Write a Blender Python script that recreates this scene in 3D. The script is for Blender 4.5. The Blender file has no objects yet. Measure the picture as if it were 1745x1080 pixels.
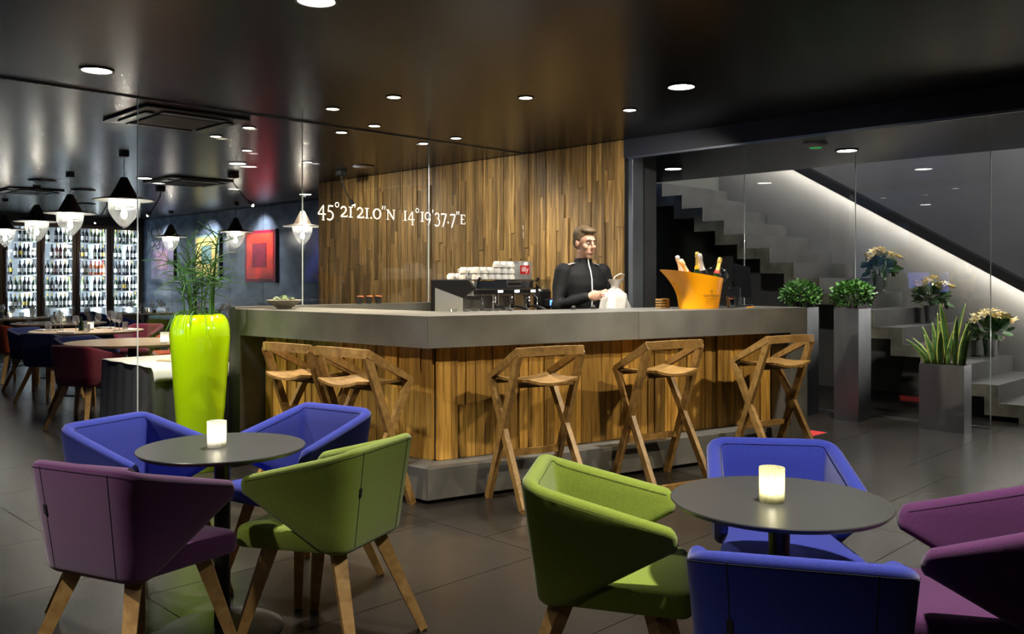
import bpy, bmesh, math, random
from mathutils import Vector, Matrix
random.seed(7)
R = math.radians
S2 = math.sqrt(2)
scn = bpy.context.scene
col = scn.collection

# ---------------------------------------------------------------- camera, world, exposure
# the room runs along X (right-away) and Y (left-away); the photographer stands at the origin looking along the diagonal
EYE = 1.335
cam = bpy.data.cameras.new('camera')
cam.sensor_fit = 'HORIZONTAL'
cam.sensor_width = 36.0
cam.lens = 36.0 * 1498.0 / 1745.0
cam.shift_y = -(540.0 - 477.0) / 1745.0
cam.clip_start = 0.05
cam.clip_end = 200
camo = bpy.data.objects.new('camera', cam)
col.objects.link(camo)
camo.location = (0, 0, EYE)
camo.rotation_euler = (R(90), 0, R(-45))
scn.camera = camo

world = bpy.data.worlds.new('dusk')
scn.world = world
world.use_nodes = True
wb = world.node_tree.nodes['Background']
wb.inputs[0].default_value = (0.16, 0.27, 0.62, 1)
wb.inputs[1].default_value = 0.9

scn.view_settings.view_transform = 'Standard'
scn.view_settings.look = 'None'
scn.view_settings.exposure = 0.0
scn.view_settings.gamma = 1.0
scn.view_settings.use_curve_mapping = False
try:
    scn.cycles.use_denoising = True
    scn.cycles.max_bounces = 10
    scn.cycles.transparent_max_bounces = 24
    scn.cycles.sample_clamp_indirect = 4.0
    scn.cycles.caustics_reflective = False
    scn.cycles.caustics_refractive = False
except Exception:
    pass

CEIL = 2.60
PW_BIG, PW_S, PW_P, PW_L = 340, 215, 200, 220; PW_AIM = 330     # watts of the large, small and passage downlights and of the pendants

def W(lat, dep):
    """plan position from metres right of and ahead of the photographer"""
    return ((dep + lat) / S2, (dep - lat) / S2)

def HEAD(a):
    """heading in degrees right of straight ahead -> rotation about z for a thing facing its local +x"""
    return R(45 - a)

# ---------------------------------------------------------------- materials
MATS = {}
def pmat(name, base, rough=.5, metal=0., noise=None, bump=None, spec=None, coat=None, emis=None, sheen=None, trans=None, ior=None, alpha=None, sub=None):
    """principled material; noise=(scale, amount, detail, stretch) varies the colour, bump=(scale, strength, stretch) adds fine relief"""
    m = bpy.data.materials.new(name)
    m.use_nodes = True
    nt = m.node_tree
    b = nt.nodes['Principled BSDF']
    b.inputs['Base Color'].default_value = (*base, 1)
    b.inputs['Roughness'].default_value = rough
    b.inputs['Metallic'].default_value = metal
    if spec is not None: b.inputs['Specular IOR Level'].default_value = spec
    if coat is not None:
        b.inputs['Coat Weight'].default_value = coat
        b.inputs['Coat Roughness'].default_value = .05
    if sheen is not None: b.inputs['Sheen Weight'].default_value = sheen
    if trans is not None: b.inputs['Transmission Weight'].default_value = trans
    if ior is not None: b.inputs['IOR'].default_value = ior
    if sub is not None: b.inputs['Subsurface Weight'].default_value = sub
    if emis is not None:
        b.inputs['Emission Color'].default_value = (*emis[0], 1)
        b.inputs['Emission Strength'].default_value = emis[1]
    tc = None
    def coords(st):
        nonlocal tc
        if tc is None: tc = nt.nodes.new('ShaderNodeTexCoord')
        mp = nt.nodes.new('ShaderNodeMapping')
        mp.inputs['Scale'].default_value = st
        nt.links.new(tc.outputs['Object'], mp.inputs[0])
        return mp
    if noise:
        sc_, am, det, st = noise
        mp = coords(st)
        n = nt.nodes.new('ShaderNodeTexNoise')
        n.inputs['Scale'].default_value = sc_
        n.inputs['Detail'].default_value = det
        nt.links.new(mp.outputs[0], n.inputs['Vector'])
        rmp = nt.nodes.new('ShaderNodeMapRange')
        rmp.inputs[1].default_value = .3; rmp.inputs[2].default_value = .7
        rmp.inputs[3].default_value = 1 - am; rmp.inputs[4].default_value = 1 + am
        nt.links.new(n.outputs['Fac'], rmp.inputs[0])
        mx = nt.nodes.new('ShaderNodeMix'); mx.data_type = 'RGBA'; mx.blend_type = 'MULTIPLY'
        mx.inputs[0].default_value = 1
        mx.inputs[6].default_value = (*base, 1)
        nt.links.new(rmp.outputs[0], mx.inputs[7])
        nt.links.new(mx.outputs[2], b.inputs['Base Color'])
    if bump:
        sc_, am, st = bump
        mp = coords(st)
        n = nt.nodes.new('ShaderNodeTexNoise')
        n.inputs['Scale'].default_value = sc_
        n.inputs['Detail'].default_value = 3
        nt.links.new(mp.outputs[0], n.inputs['Vector'])
        bp = nt.nodes.new('ShaderNodeBump')
        bp.inputs['Strength'].default_value = am
        bp.inputs['Distance'].default_value = .002
        nt.links.new(n.outputs['Fac'], bp.inputs['Height'])
        nt.links.new(bp.outputs[0], b.inputs['Normal'])
    MATS[name] = m
    return m

def thin_glass(name, tint=(1, 1, 1), rough=0.0, boost=1.0):
    m = bpy.data.materials.new(name); m.use_nodes = True
    nt = m.node_tree; nt.nodes.clear()
    o = nt.nodes.new('ShaderNodeOutputMaterial')
    t = nt.nodes.new('ShaderNodeBsdfTransparent'); t.inputs[0].default_value = (*tint, 1)
    g = nt.nodes.new('ShaderNodeBsdfGlossy'); g.inputs['Roughness'].default_value = rough
    f = nt.nodes.new('ShaderNodeLayerWeight'); f.inputs[0].default_value = .5
    pw = nt.nodes.new('ShaderNodeMath'); pw.operation = 'POWER'; pw.inputs[1].default_value = 5
    ml = nt.nodes.new('ShaderNodeMath'); ml.operation = 'MULTIPLY_ADD'; ml.inputs[1].default_value = .96 * boost; ml.inputs[2].default_value = .04 * boost; ml.use_clamp = True
    mx = nt.nodes.new('ShaderNodeMixShader')
    nt.links.new(f.outputs['Facing'], pw.inputs[0]); nt.links.new(pw.outputs[0], ml.inputs[0]); nt.links.new(ml.outputs[0], mx.inputs[0])
    nt.links.new(t.outputs[0], mx.inputs[1]); nt.links.new(g.outputs[0], mx.inputs[2])
    nt.links.new(mx.outputs[0], o.inputs[0])
    MATS[name] = m
    return m

def wood_mat(name, cols, rough=.5, stretch=(14, 14, 1.0), scale=3.0, vary=True):
    """oiled strip wood: long grain, and a different shade for each object that wears it"""
    m = bpy.data.materials.new(name); m.use_nodes = True
    nt = m.node_tree; b = nt.nodes['Principled BSDF']
    b.inputs['Roughness'].default_value = rough
    tc = nt.nodes.new('ShaderNodeTexCoord'); oi = nt.nodes.new('ShaderNodeObjectInfo')
    ad = nt.nodes.new('ShaderNodeVectorMath'); ad.operation = 'ADD'
    ml = nt.nodes.new('ShaderNodeVectorMath'); ml.operation = 'SCALE'; ml.inputs[3].default_value = 37.0
    cb = nt.nodes.new('ShaderNodeCombineXYZ')
    for i in range(3): nt.links.new(oi.outputs['Random'], cb.inputs[i])
    nt.links.new(cb.outputs[0], ml.inputs[0])
    nt.links.new(tc.outputs['Object'], ad.inputs[0]); nt.links.new(ml.outputs[0], ad.inputs[1])
    mp = nt.nodes.new('ShaderNodeMapping'); mp.inputs['Scale'].default_value = stretch
    nt.links.new(ad.outputs[0], mp.inputs[0])
    n = nt.nodes.new('ShaderNodeTexNoise'); n.inputs['Scale'].default_value = scale; n.inputs['Detail'].default_value = 6; n.inputs['Distortion'].default_value = .6
    nt.links.new(mp.outputs[0], n.inputs['Vector'])
    rp = nt.nodes.new('ShaderNodeValToRGB')
    el = rp.color_ramp.elements
    el[0].position = .28; el[0].color = (*cols[0], 1)
    el[1].position = .72; el[1].color = (*cols[2], 1)
    e = el.new(.5); e.color = (*cols[1], 1)
    nt.links.new(n.outputs['Fac'], rp.inputs[0])
    last = rp.outputs[0]
    if vary:
        geo = nt.nodes.new('ShaderNodeNewGeometry')
        sm = nt.nodes.new('ShaderNodeMath'); sm.operation = 'ADD'
        nt.links.new(oi.outputs['Random'], sm.inputs[0]); nt.links.new(geo.outputs['Random Per Island'], sm.inputs[1])
        fr = nt.nodes.new('ShaderNodeMath'); fr.operation = 'FRACT'; nt.links.new(sm.outputs[0], fr.inputs[0])
        mr = nt.nodes.new('ShaderNodeMapRange'); mr.inputs[3].default_value = .50; mr.inputs[4].default_value = 1.40
        nt.links.new(fr.outputs[0], mr.inputs[0])
        mx = nt.nodes.new('ShaderNodeMix'); mx.data_type = 'RGBA'; mx.blend_type = 'MULTIPLY'; mx.inputs[0].default_value = 1
        nt.links.new(last, mx.inputs[6]); nt.links.new(mr.outputs[0], mx.inputs[7])
        last = mx.outputs[2]
    nt.links.new(last, b.inputs['Base Color'])
    bp = nt.nodes.new('ShaderNodeBump'); bp.inputs['Strength'].default_value = .25; bp.inputs['Distance'].default_value = .002
    nt.links.new(n.outputs['Fac'], bp.inputs['Height']); nt.links.new(bp.outputs[0], b.inputs['Normal'])
    MATS[name] = m
    return m

def fabric(name, c):
    return pmat(name, c, .85, noise=(420, .28, 2, (1, 1, 1)), bump=(600, .25, (1, 1, 1)), sheen=.25, spec=.2)

fabric('blue_fabric', (.022, .034, .27))
fabric('navy_fabric', (.010, .018, .085))
fabric('green_fabric', (.200, .260, .028))
fabric('purple_fabric', (.080, .018, .078))
fabric('crimson_fabric', (.130, .010, .030))
fabric('orange_fabric', (.36, .055, .016))
wood_mat('oak', ((.25, .130, .038), (.38, .215, .068), (.48, .29, .10)), .45, (9, 9, 9), 2.5, vary=False)
wood_mat('stool_oak', ((.14, .074, .020), (.22, .125, .036), (.30, .175, .055)), .42, (9, 9, 9), 2.5, vary=False)
wood_mat('strip_wood', ((.085, .044, .012), (.205, .118, .034), (.35, .215, .070)), .5, (22, 22, 1.2), 2.2)
wood_mat('bar_wood', ((.20, .092, .014), (.40, .22, .042), (.57, .33, .078)), .45, (20, 20, 1.2), 2.2)
wood_mat('table_wood', ((.42, .29, .17), (.52, .37, .23), (.60, .44, .29)), .3, (2, 14, 2), 2.0, vary=False)
pmat('tile_floor', (.020, .0175, .0145), .27, noise=(1.3, .35, 8, (1, 1, 1)), bump=(6, .12, (1, 1, 1)), spec=.5)
pmat('ceiling_paint', (.008, .008, .008), .26, noise=(2, .2, 3, (1, 1, 1)), spec=.20)
pmat('bar_concrete', (.098, .096, .088), .42, noise=(3.5, .28, 7, (1, 1, 1)), bump=(40, .08, (1, 1, 1)))
pmat('stair_concrete', (.052, .052, .051), .6, noise=(3, .3, 6, (1, 1, 1)), bump=(20, .15, (1, 1, 1)))
pmat('stair_side', (.17, .16, .12), .75, noise=(5, .5, 7, (1, 1, 1)), bump=(25, .4, (1, 1, 1)))
pmat('stair_wall_paint', (.16, .155, .145), .7, noise=(2, .1, 4, (1, 1, 1)))
pmat('dark_wall', (.030, .031, .032), .5, noise=(2, .2, 4, (1, 1, 1)))
pmat('soffit_paint', (.012, .013, .018), .45)
pmat('blue_wall', (.105, .140, .210), .22, noise=(3, .4, 7, (1, 1, 2)), bump=(8, .15, (1, 1, 1)), spec=.6)
pmat('black_metal', (.012, .012, .012), .35, .3)
pmat('black_matte', (.010, .010, .010), .6)
pmat('dark_table', (.048, .048, .046), .36, spec=.75)
pmat('steel', (.55, .55, .54), .22, 1.0)
pmat('chrome', (.75, .75, .75), .08, 1.0)
pmat('zinc', (.22, .23, .255), .36, 1.0, noise=(3, .10, 4, (3, 3, .7)))
pmat('bucket_zinc', (.55, .56, .55), .25, 1.0)
pmat('aluminium', (.30, .32, .34), .35, 1.0)
pmat('bronze', (.10, .075, .055), .35, .8)
pmat('white_ceramic', (.66, .65, .62), .12, spec=.6)
pmat('white_paint', (.75, .75, .73), .5)
pmat('white_cloth', (.72, .72, .70), .9, bump=(60, .2, (1, 1, 1)))
pmat('grey_skirt', (.030, .032, .036), .85)
pmat('paper', (.62, .50, .34), .8)
pmat('lime_lacquer', (.34, .57, .002), .10, coat=1.0, spec=.6)
pmat('soil', (.03, .02, .012), .9)
pmat('stone', (.20, .18, .15), .7, noise=(30, .3, 3, (1, 1, 1)))
pmat('leaf', (.060, .165, .032), .42, noise=(9, .5, 2, (1, 1, 1)))
pmat('leaf_dark', (.025, .080, .018), .45, noise=(9, .5, 2, (1, 1, 1)))
pmat('snake_leaf', (.050, .130, .030), .4, noise=(14, .5, 3, (1, 1, 3)))
pmat('snake_edge', (.42, .46, .10), .4)
pmat('reed', (.030, .100, .018), .5, noise=(6, .4, 2, (1, 1, 1)))
pmat('cream_bract', (.85, .71, .36), .55, noise=(10, .15, 2, (1, 1, 1)))
pmat('succulent', (.42, .52, .34), .5)
pmat('orange_lacquer', (.84, .34, .004), .28, spec=.5)
pmat('text_brown', (.16, .075, .01), .6)
pmat('text_white', (.80, .80, .76), .6)
pmat('red_print', (.42, .012, .014), .35)
pmat('gold_foil', (.55, .40, .10), .35, .6)
pmat('cream_foil', (.72, .58, .30), .4, .3)
pmat('silver_foil', (.65, .64, .62), .3, .6)
pmat('yellow_label', (.80, .38, .01), .45)
pmat('bottle_green', (.010, .028, .006), .06, spec=.7)
pmat('bottle_dark', (.008, .010, .014), .08, spec=.7)
pmat('bottle_pale', (.20, .26, .12), .08, spec=.7)
pmat('bottle_rose', (.60, .13, .04), .10, spec=.6)
pmat('bottle_label', (.78, .78, .76), .6)
pmat('bottle_label_yellow', (.75, .55, .10), .6)
pmat('skin', (.52, .30, .21), .5, sub=.05)
pmat('hair', (.10, .062, .030), .6, noise=(120, .5, 3, (1, 1, .3)))
pmat('jacket', (.004, .004, .005), .75, spec=.25)
pmat('trousers', (.008, .008, .010), .8)
pmat('grey_patch', (.30, .30, .31), .6)
pmat('lip', (.38, .16, .13), .5)
pmat('eye_white', (.7, .68, .65), .2)
pmat('eye_dark', (.03, .02, .015), .2)
pmat('plastic_bag', (.50, .47, .43), .35, noise=(14, .12, 3, (1, 1, 1)), trans=.25, ior=1.2)
pmat('red_mat', (.55, .020, .018), .9)
pmat('fridge_white', (.78, .82, .86), .4)
pmat('ac_plastic', (.012, .012, .013), .3)
pmat('ap_white', (.60, .60, .70), .4)
pmat('art_red', (.62, .045, .025), .35, noise=(5, .35, 5, (1, 1, 1)))
pmat('art_maroon', (.20, .010, .035), .35, noise=(5, .3, 5, (1, 1, 1)))
pmat('art_yellow', (.68, .55, .18), .4, noise=(5, .25, 5, (1, 1, 1)))
pmat('art_teal', (.16, .28, .30), .4, noise=(5, .25, 5, (1, 1, 1)))
pmat('art_lilac', (.20, .17, .30), .45, noise=(5, .4, 5, (1, 1, 1)))
pmat('art_mauve', (.34, .20, .30), .45, noise=(5, .3, 5, (1, 1, 1)))
pmat('art_blue', (.030, .038, .20), .4, noise=(5, .3, 5, (1, 1, 1)))
pmat('art_lemon', (.80, .62, .01), .4)
thin_glass('pane', (.975, .985, .985))
thin_glass('clear_glass', (.93, .95, .95), boost=2.6)
lg = thin_glass('lamp_glass', (.95, .96, .97), rough=.03, boost=1.5)
_nt = lg.node_tree; _out = [n for n in _nt.nodes if n.type == 'OUTPUT_MATERIAL'][0]
_src = _out.inputs[0].links[0].from_socket
_tr = _nt.nodes.new('ShaderNodeBsdfTranslucent'); _tr.inputs[0].default_value = (.85, .88, .90, 1)
_mx = _nt.nodes.new('ShaderNodeMixShader'); _mx.inputs[0].default_value = .10
_nt.links.new(_src, _mx.inputs[1]); _nt.links.new(_tr.outputs[0], _mx.inputs[2]); _nt.links.new(_mx.outputs[0], _out.inputs[0])
def glow_glass(name, c, fac, boost=1.2, rough=.25):
    m = thin_glass(name, (.96, .96, .94), rough=rough, boost=boost)
    nt = m.node_tree; out = [n for n in nt.nodes if n.type == 'OUTPUT_MATERIAL'][0]
    src = out.inputs[0].links[0].from_socket
    tr = nt.nodes.new('ShaderNodeBsdfTranslucent'); tr.inputs[0].default_value = (*c, 1)
    df = nt.nodes.new('ShaderNodeBsdfDiffuse'); df.inputs[0].default_value = (*c, 1)
    m1 = nt.nodes.new('ShaderNodeMixShader'); m1.inputs[0].default_value = .35
    m2 = nt.nodes.new('ShaderNodeMixShader'); m2.inputs[0].default_value = fac
    nt.links.new(tr.outputs[0], m1.inputs[1]); nt.links.new(df.outputs[0], m1.inputs[2])
    nt.links.new(src, m2.inputs[1]); nt.links.new(m1.outputs[0], m2.inputs[2]); nt.links.new(m2.outputs[0], out.inputs[0])
    return m
glow_glass('frosted_warm', (.86, .86, .60), .62)
glow_glass('frosted_white', (.86, .86, .82), .62)
glow_glass('tableware_glass', (.80, .83, .86), .10, 2.8, .02)
pmat('passage_panel', (.085, .088, .080), .5, noise=(2, .15, 4, (1, 1, 1)))
pmat('glass_edge', (.55, .62, .62), .15, spec=.8)
pmat('downlight_glow', (1, 1, 1), .5, emis=((1, .96, .86), 26))
pmat('downlight_small', (1, 1, 1), .5, emis=((1, .90, .66), 9))
pmat('downlight_cool', (1, 1, 1), .5, emis=((1, .95, .92), 9))
pmat('lamp_glow', (1, 1, 1), .5, emis=((1, .93, .78), 30))
pmat('flame_glow', (1, 1, 1), .5, emis=((1, .93, .70), 60))
pmat('led_white', (1, 1, 1), .5, emis=((.80, .92, 1), 30))
pmat('led_cool', (1, 1, 1), .5, emis=((.80, .92, 1), 20))
pmat('led_warm', (1, 1, 1), .5, emis=((1, .95, .86), 78))
pmat('screen_blue', (.02, .05, .4), .3, emis=((.08, .22, 1), 4))
pmat('screen_violet', (.1, .1, .4), .3, emis=((.22, .26, .85), 3.5))
pmat('led_green', (.02, .3, .05), .3, emis=((.05, .9, .2), .3))
pmat('black_screen', (.006, .006, .007), .12)

# ---------------------------------------------------------------- mesh helpers
class MB:
    def __init__(s):
        s.v = []; s.f = []; s.m = []; s.k = 0
    def add(s, vs, fs):
        o = len(s.v)
        s.v += [tuple(p) for p in vs]
        s.f += [tuple(i + o for i in q) for q in fs]
        s.m += [s.k] * len(fs)
        return s
    def mat(s, k): s.k = k; return s
    def box(s, c, d, rot=None):
        x, y, z = d[0] / 2, d[1] / 2, d[2] / 2
        vs = [Vector((a * x, b * y, e * z)) for e in (-1, 1) for b in (-1, 1) for a in (-1, 1)]
        if rot is not None: vs = [rot @ p for p in vs]
        c = Vector(c)
        return s.add([p + c for p in vs], [(0, 2, 3, 1), (4, 5, 7, 6), (0, 1, 5, 4), (2, 6, 7, 3), (0, 4, 6, 2), (1, 3, 7, 5)])
    def mm(s, a, b):
        return s.box([(a[i] + b[i]) / 2 for i in range(3)], [abs(b[i] - a[i]) for i in range(3)])
    def bar(s, a, b, w, h, w2=None, h2=None, side=(0, 1, 0)):
        """straight beam; w across 'side', h along the third axis"""
        a = Vector(a); b = Vector(b); d = (b - a).normalized()
        sd = Vector(side); sd = (sd - d * sd.dot(d)).normalized(); up = d.cross(sd)
        w2 = w if w2 is None else w2; h2 = h if h2 is None else h2
        vs = []
        for p, ww, hh in ((a, w, h), (b, w2, h2)):
            for q, r in ((-1, -1), (1, -1), (1, 1), (-1, 1)):
                vs.append(p + sd * q * ww / 2 + up * r * hh / 2)
        return s.add(vs, [(3, 2, 1, 0), (4, 5, 6, 7), (0, 1, 5, 4), (1, 2, 6, 5), (2, 3, 7, 6), (3, 0, 4, 7)])
    def strip(s, pts, w, h, side_fn=None):
        """bent beam through points, rectangular section: w horizontal-across, h vertical"""
        pts = [Vector(p) for p in pts]; n = len(pts); vs = []
        for i, p in enumerate(pts):
            t = (pts[min(i + 1, n - 1)] - pts[max(i - 1, 0)]).normalized()
            sd = t.cross(Vector((0, 0, 1))).normalized(); up = sd.cross(t)
            ww = w[i] if isinstance(w, (list, tuple)) else w
            hh = h[i] if isinstance(h, (list, tuple)) else h
            for q, r in ((-1, -1), (1, -1), (1, 1), (-1, 1)):
                vs.append(p + sd * q * ww / 2 + up * r * hh / 2)
        fs = [(3, 2, 1, 0), tuple(4 * (n - 1) + i for i in range(4))]
        for i in range(n - 1):
            for k in range(4):
                a = 4 * i + k; b = 4 * i + (k + 1) % 4
                fs.append((a, b, b + 4, a + 4))
        return s.add(vs, fs)
    def tube(s, pts, r, n=8, cap=True):
        pts = [Vector(p) for p in pts]; N = len(pts); vs = []; fs = []
        rs = r if isinstance(r, (list, tuple)) else [r] * N
        prev = None
        for i, p in enumerate(pts):
            t = (pts[min(i + 1, N - 1)] - pts[max(i - 1, 0)])
            t = t.normalized() if t.length > 1e-9 else Vector((0, 0, 1))
            if prev is None:
                a = Vector((1, 0, 0)) if abs(t.x) < .8 else Vector((0, 1, 0))
                u = (a - t * a.dot(t)).normalized()
            else:
                u = prev - t * prev.dot(t)
                u = u.normalized() if u.length > 1e-6 else prev
            prev = u; w = t.cross(u)
            for k in range(n):
                an = 2 * math.pi * k / n
                vs.append(p + (u * math.cos(an) + w * math.sin(an)) * rs[i])
        for i in range(N - 1):
            for k in range(n):
                a = i * n + k; b = i * n + (k + 1) % n
                fs.append((a, b, b + n, a + n))
        if cap:
            fs.append(tuple(reversed(range(n)))); fs.append(tuple((N - 1) * n + k for k in range(n)))
        return s.add(vs, fs)
    def lathe(s, prof, n=24, c=(0, 0, 0), sx=1., sy=1., rib=0., nrib=0):
        """revolve (radius, z) points; zero radius closes"""
        vs = []; fs = []; rows = []
        for r, z in prof:
            if r < 1e-6:
                rows.append([len(vs)]); vs.append((c[0], c[1], c[2] + z))
            else:
                row = []
                for k in range(n):
                    an = 2 * math.pi * k / n
                    rr = r + (rib * math.cos(nrib * an) if nrib else 0)
                    row.append(len(vs)); vs.append((c[0] + rr * math.cos(an) * sx, c[1] + rr * math.sin(an) * sy, c[2] + z))
                rows.append(row)
        for a, b in zip(rows, rows[1:]):
            if len(a) == 1 and len(b) == 1: continue
            for k in range(n):
                k2 = (k + 1) % n
                if len(a) == 1: fs.append((a[0], b[k2], b[k]))
                elif len(b) == 1: fs.append((a[k], a[k2], b[0]))
                else: fs.append((a[k], a[k2], b[k2], b[k]))
        return s.add(vs, fs)
    def disc(s, c, r, n=24):
        vs = [(c[0] + r * math.cos(2 * math.pi * k / n), c[1] + r * math.sin(2 * math.pi * k / n), c[2]) for k in range(n)]
        return s.add(vs, [tuple(range(n))])
    def ellip(s, c, rad, nu=16, nv=10, rot=None):
        c = Vector(c); vs = []; fs = []
        for j in range(1, nv):
            th = math.pi * j / nv
            for k in range(nu):
                ph = 2 * math.pi * k / nu
                p = Vector((rad[0] * math.sin(th) * math.cos(ph), rad[1] * math.sin(th) * math.sin(ph), rad[2] * math.cos(th)))
                vs.append((rot @ p if rot is not None else p) + c)
        top = Vector((0, 0, rad[2])); bot = Vector((0, 0, -rad[2]))
        vs += [(rot @ top if rot is not None else top) + c, (rot @ bot if rot is not None else bot) + c]
        T = (nv - 1) * nu
        for j in range(nv - 2):
            for k in range(nu):
                a = j * nu + k; b = j * nu + (k + 1) % nu
                fs.append((a, a + nu, b + nu, b))
        for k in range(nu):
            fs.append((T, k, (k + 1) % nu)); b = (nv - 2) * nu
            fs.append((T + 1, b + (k + 1) % nu, b + k))
        return s.add(vs, fs)
    def prism(s, poly, z0, z1):
        n = len(poly)
        vs = [(p[0], p[1], z0) for p in poly] + [(p[0], p[1], z1) for p in poly]
        fs = [tuple(reversed(range(n))), tuple(range(n, 2 * n))]
        fs += [(i, (i + 1) % n, n + (i + 1) % n, n + i) for i in range(n)]
        return s.add(vs, fs)
    def mesh(s, name, mats, smooth=None, fix=True):
        me = bpy.data.meshes.new(name)
        me.from_pydata(s.v, [], s.f)
        if isinstance(mats, str): mats = [mats]
        for m in mats: me.materials.append(MATS[m])
        for p, k in zip(me.polygons, s.m): p.material_index = k
        if fix:
            bm = bmesh.new(); bm.from_mesh(me)
            bmesh.ops.recalc_face_normals(bm, faces=bm.faces)
            bm.to_mesh(me); bm.free()
        if smooth is not None:
            me.shade_smooth()
            me.set_sharp_from_angle(angle=R(smooth))
        me.update()
        return me
    def build(s, name, mats, parent=None, smooth=None, bevel=None, fix=True):
        o = bpy.data.objects.new(name, s.mesh(name, mats, smooth, fix))
        col.objects.link(o)
        if parent is not None: o.parent = parent
        if bevel:
            md = o.modifiers.new('bevel', 'BEVEL'); md.width = bevel; md.segments = 2; md.limit_method = 'ANGLE'; md.angle_limit = R(40)
        return o

def tag(o, label, cat, group=None, kind=None):
    o['label'] = label
    if cat: o['category'] = cat
    if group: o['group'] = group
    if kind: o['kind'] = kind
    return o
def thing(name, label, cat, loc=(0, 0, 0), rz=0., group=None):
    o = bpy.data.objects.new(name, None); col.objects.link(o)
    o.empty_display_size = .1
    o.location = loc; o.rotation_euler = (0, 0, rz)
    return tag(o, label, cat, group)
def structure(o, label=None):
    o['kind'] = 'structure'
    if label: o['label'] = label
    return o
def inst(name, me, parent=None, loc=(0, 0, 0), rot=(0, 0, 0), scale=(1, 1, 1)):
    o = bpy.data.objects.new(name, me); col.objects.link(o)
    if parent is not None: o.parent = parent
    o.location = loc; o.rotation_euler = rot; o.scale = scale
    return o
def copy_tree(o, parent=None):
    c = o.copy(); col.objects.link(c); c.parent = parent
    for ch in list(o.children): copy_tree(ch, c)
    return c
def spot(name, loc, aim, power, angle=80, blend=.6, colr=(1, .9, .72), size=.05, parent=None):
    l = bpy.data.lights.new(name, 'SPOT'); l.energy = power; l.spot_size = R(angle); l.spot_blend = blend
    l.color = colr; l.shadow_soft_size = size
    o = bpy.data.objects.new(name, l); col.objects.link(o)
    o.location = loc
    d = Vector(aim) - Vector(loc)
    o.rotation_euler = d.to_track_quat('-Z', 'Y').to_euler()
    if parent is not None: o.parent = parent
    return o
def point(name, loc, power, colr=(1, .9, .75), size=.04, parent=None):
    l = bpy.data.lights.new(name, 'POINT'); l.energy = power; l.color = colr; l.shadow_soft_size = size
    o = bpy.data.objects.new(name, l); col.objects.link(o); o.location = loc
    if parent is not None: o.parent = parent
    return o
# ================================================================ THE SETTING
WALLX = 6.325      # wood-clad wall behind the bar
PARTY = 6.13       # glass partition between bar and dining room
ARTX = 7.60        # wall with the paintings
FRIDGEY = 18.6     # wall of wine fridges
GLASSX = 8.63      # glass in front of the stairs
SOFZ = 2.44

# ---- floor: base slab with large tiles laid on it
fl = structure(MB().mm((-6, -6, -.25), (14, 22, -.021)).build('floor', 'tile_floor'), 'dark grey polished tile floor with faint joints')
xs = [-1.67, -.07, 1.53, 3.13, 4.73, 6.33, 7.93, 9.53]
offs = [3.73, 3.33, 3.73, 3.33, 3.73, 3.25, 2.45]
rest = MB()
for i in range(len(xs) - 1):
    y = offs[i] - 16 * .8
    while y < 20:
        if y + .8 > -4:
            a = (xs[i] + .0022, y + .0022, -.02); b = (xs[i + 1] - .0022, y + .7978, 0)
            if -.1 < y < 9.5 and xs[i] > -.2:
                c = ((a[0] + b[0]) / 2, (a[1] + b[1]) / 2, -.01)
                MB().mm(a, b).build('floor_tile', 'tile_floor', fl)
            else:
                rest.mm(a, b)
        y += .8
rest.mm((9.5305, -4, -.02), (13, 20, 0)); rest.mm((-5, -4, -.02), (-1.6705, 20, 0))
o = rest.build('distant_floor_tiles', 'tile_floor', fl); o['kind'] = 'stuff'

# ---- ceiling
structure(MB().mm((-6, -6, CEIL), (8.0, 20, CEIL + .12)).build('ceiling', 'ceiling_paint'), 'glossy black ceiling over the bar and dining room')
structure(MB().mm((WALLX + .10, -4, 2.50), (GLASSX + .05, 6.7, 2.56)).build('ceiling_passage', 'ceiling_paint'), 'lower black ceiling over the passage by the stairs')
structure(MB().mm((8.75, -4, 4.2), (12, 9, 4.3)).build('ceiling_stair_hall', 'dark_wall'))
structure(MB().mm((-6, PARTY - .006, CEIL - .010), (WALLX, PARTY + .006, CEIL + .002)).build('trim_1', 'aluminium'), 'thin ceiling track holding the glass partition')
# soffit over the opening to the stairs, with its metal track
structure(MB().mm((WALLX, -5, SOFZ), (WALLX + .10, 4.9, CEIL)).build('wall_soffit', 'soffit_paint'), 'dark soffit above the opening to the stair hall')
structure(MB().mm((WALLX - .012, -5, SOFZ - .018), (WALLX + .02, 4.86, SOFZ)).build('trim_2', 'aluminium'), 'thin metal track along the bottom of the dark soffit')
structure(MB().mm((WALLX - .01, 4.79, 0), (WALLX + .05, 4.84, SOFZ)).mm((WALLX + .06, 4.80, 0), (WALLX + .16, 4.86, SOFZ)).build('trim_3', 'aluminium', bevel=.004), 'grey metal jamb at the end of the wooden wall')

# ---- wood-clad wall behind the bar
wb_ = structure(MB().mm((WALLX + .02, 4.9, 0), (WALLX + .25, 9.89, CEIL)).build('wall_back', 'black_matte'), 'wall behind the bar clad in vertical strips of brown wood')
rng = random.Random(11)
y = 4.905
while y < 9.87:
    w = min(rng.choice((.034, .042, .05, .06, .075)), 9.885 - y)
    z = .86 - rng.random() * .3
    while z < CEIL - .02:
        L = rng.uniform(.42, 1.35)
        z1 = min(z + L, CEIL - .004)
        if CEIL - z1 < .15: z1 = CEIL - .004
        d = rng.choice((.0, .004, .008, .012, .018))
        m = MB().box((0, 0, 0), (.02 + d, w - .0015, z1 - z - .001))
        p = m.build('wood_strip', 'strip_wood', wb_)
        p.location = (WALLX + .02 - (.02 + d) / 2, y + w / 2, (z + z1) / 2)
        z = z1
    y += w

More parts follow.
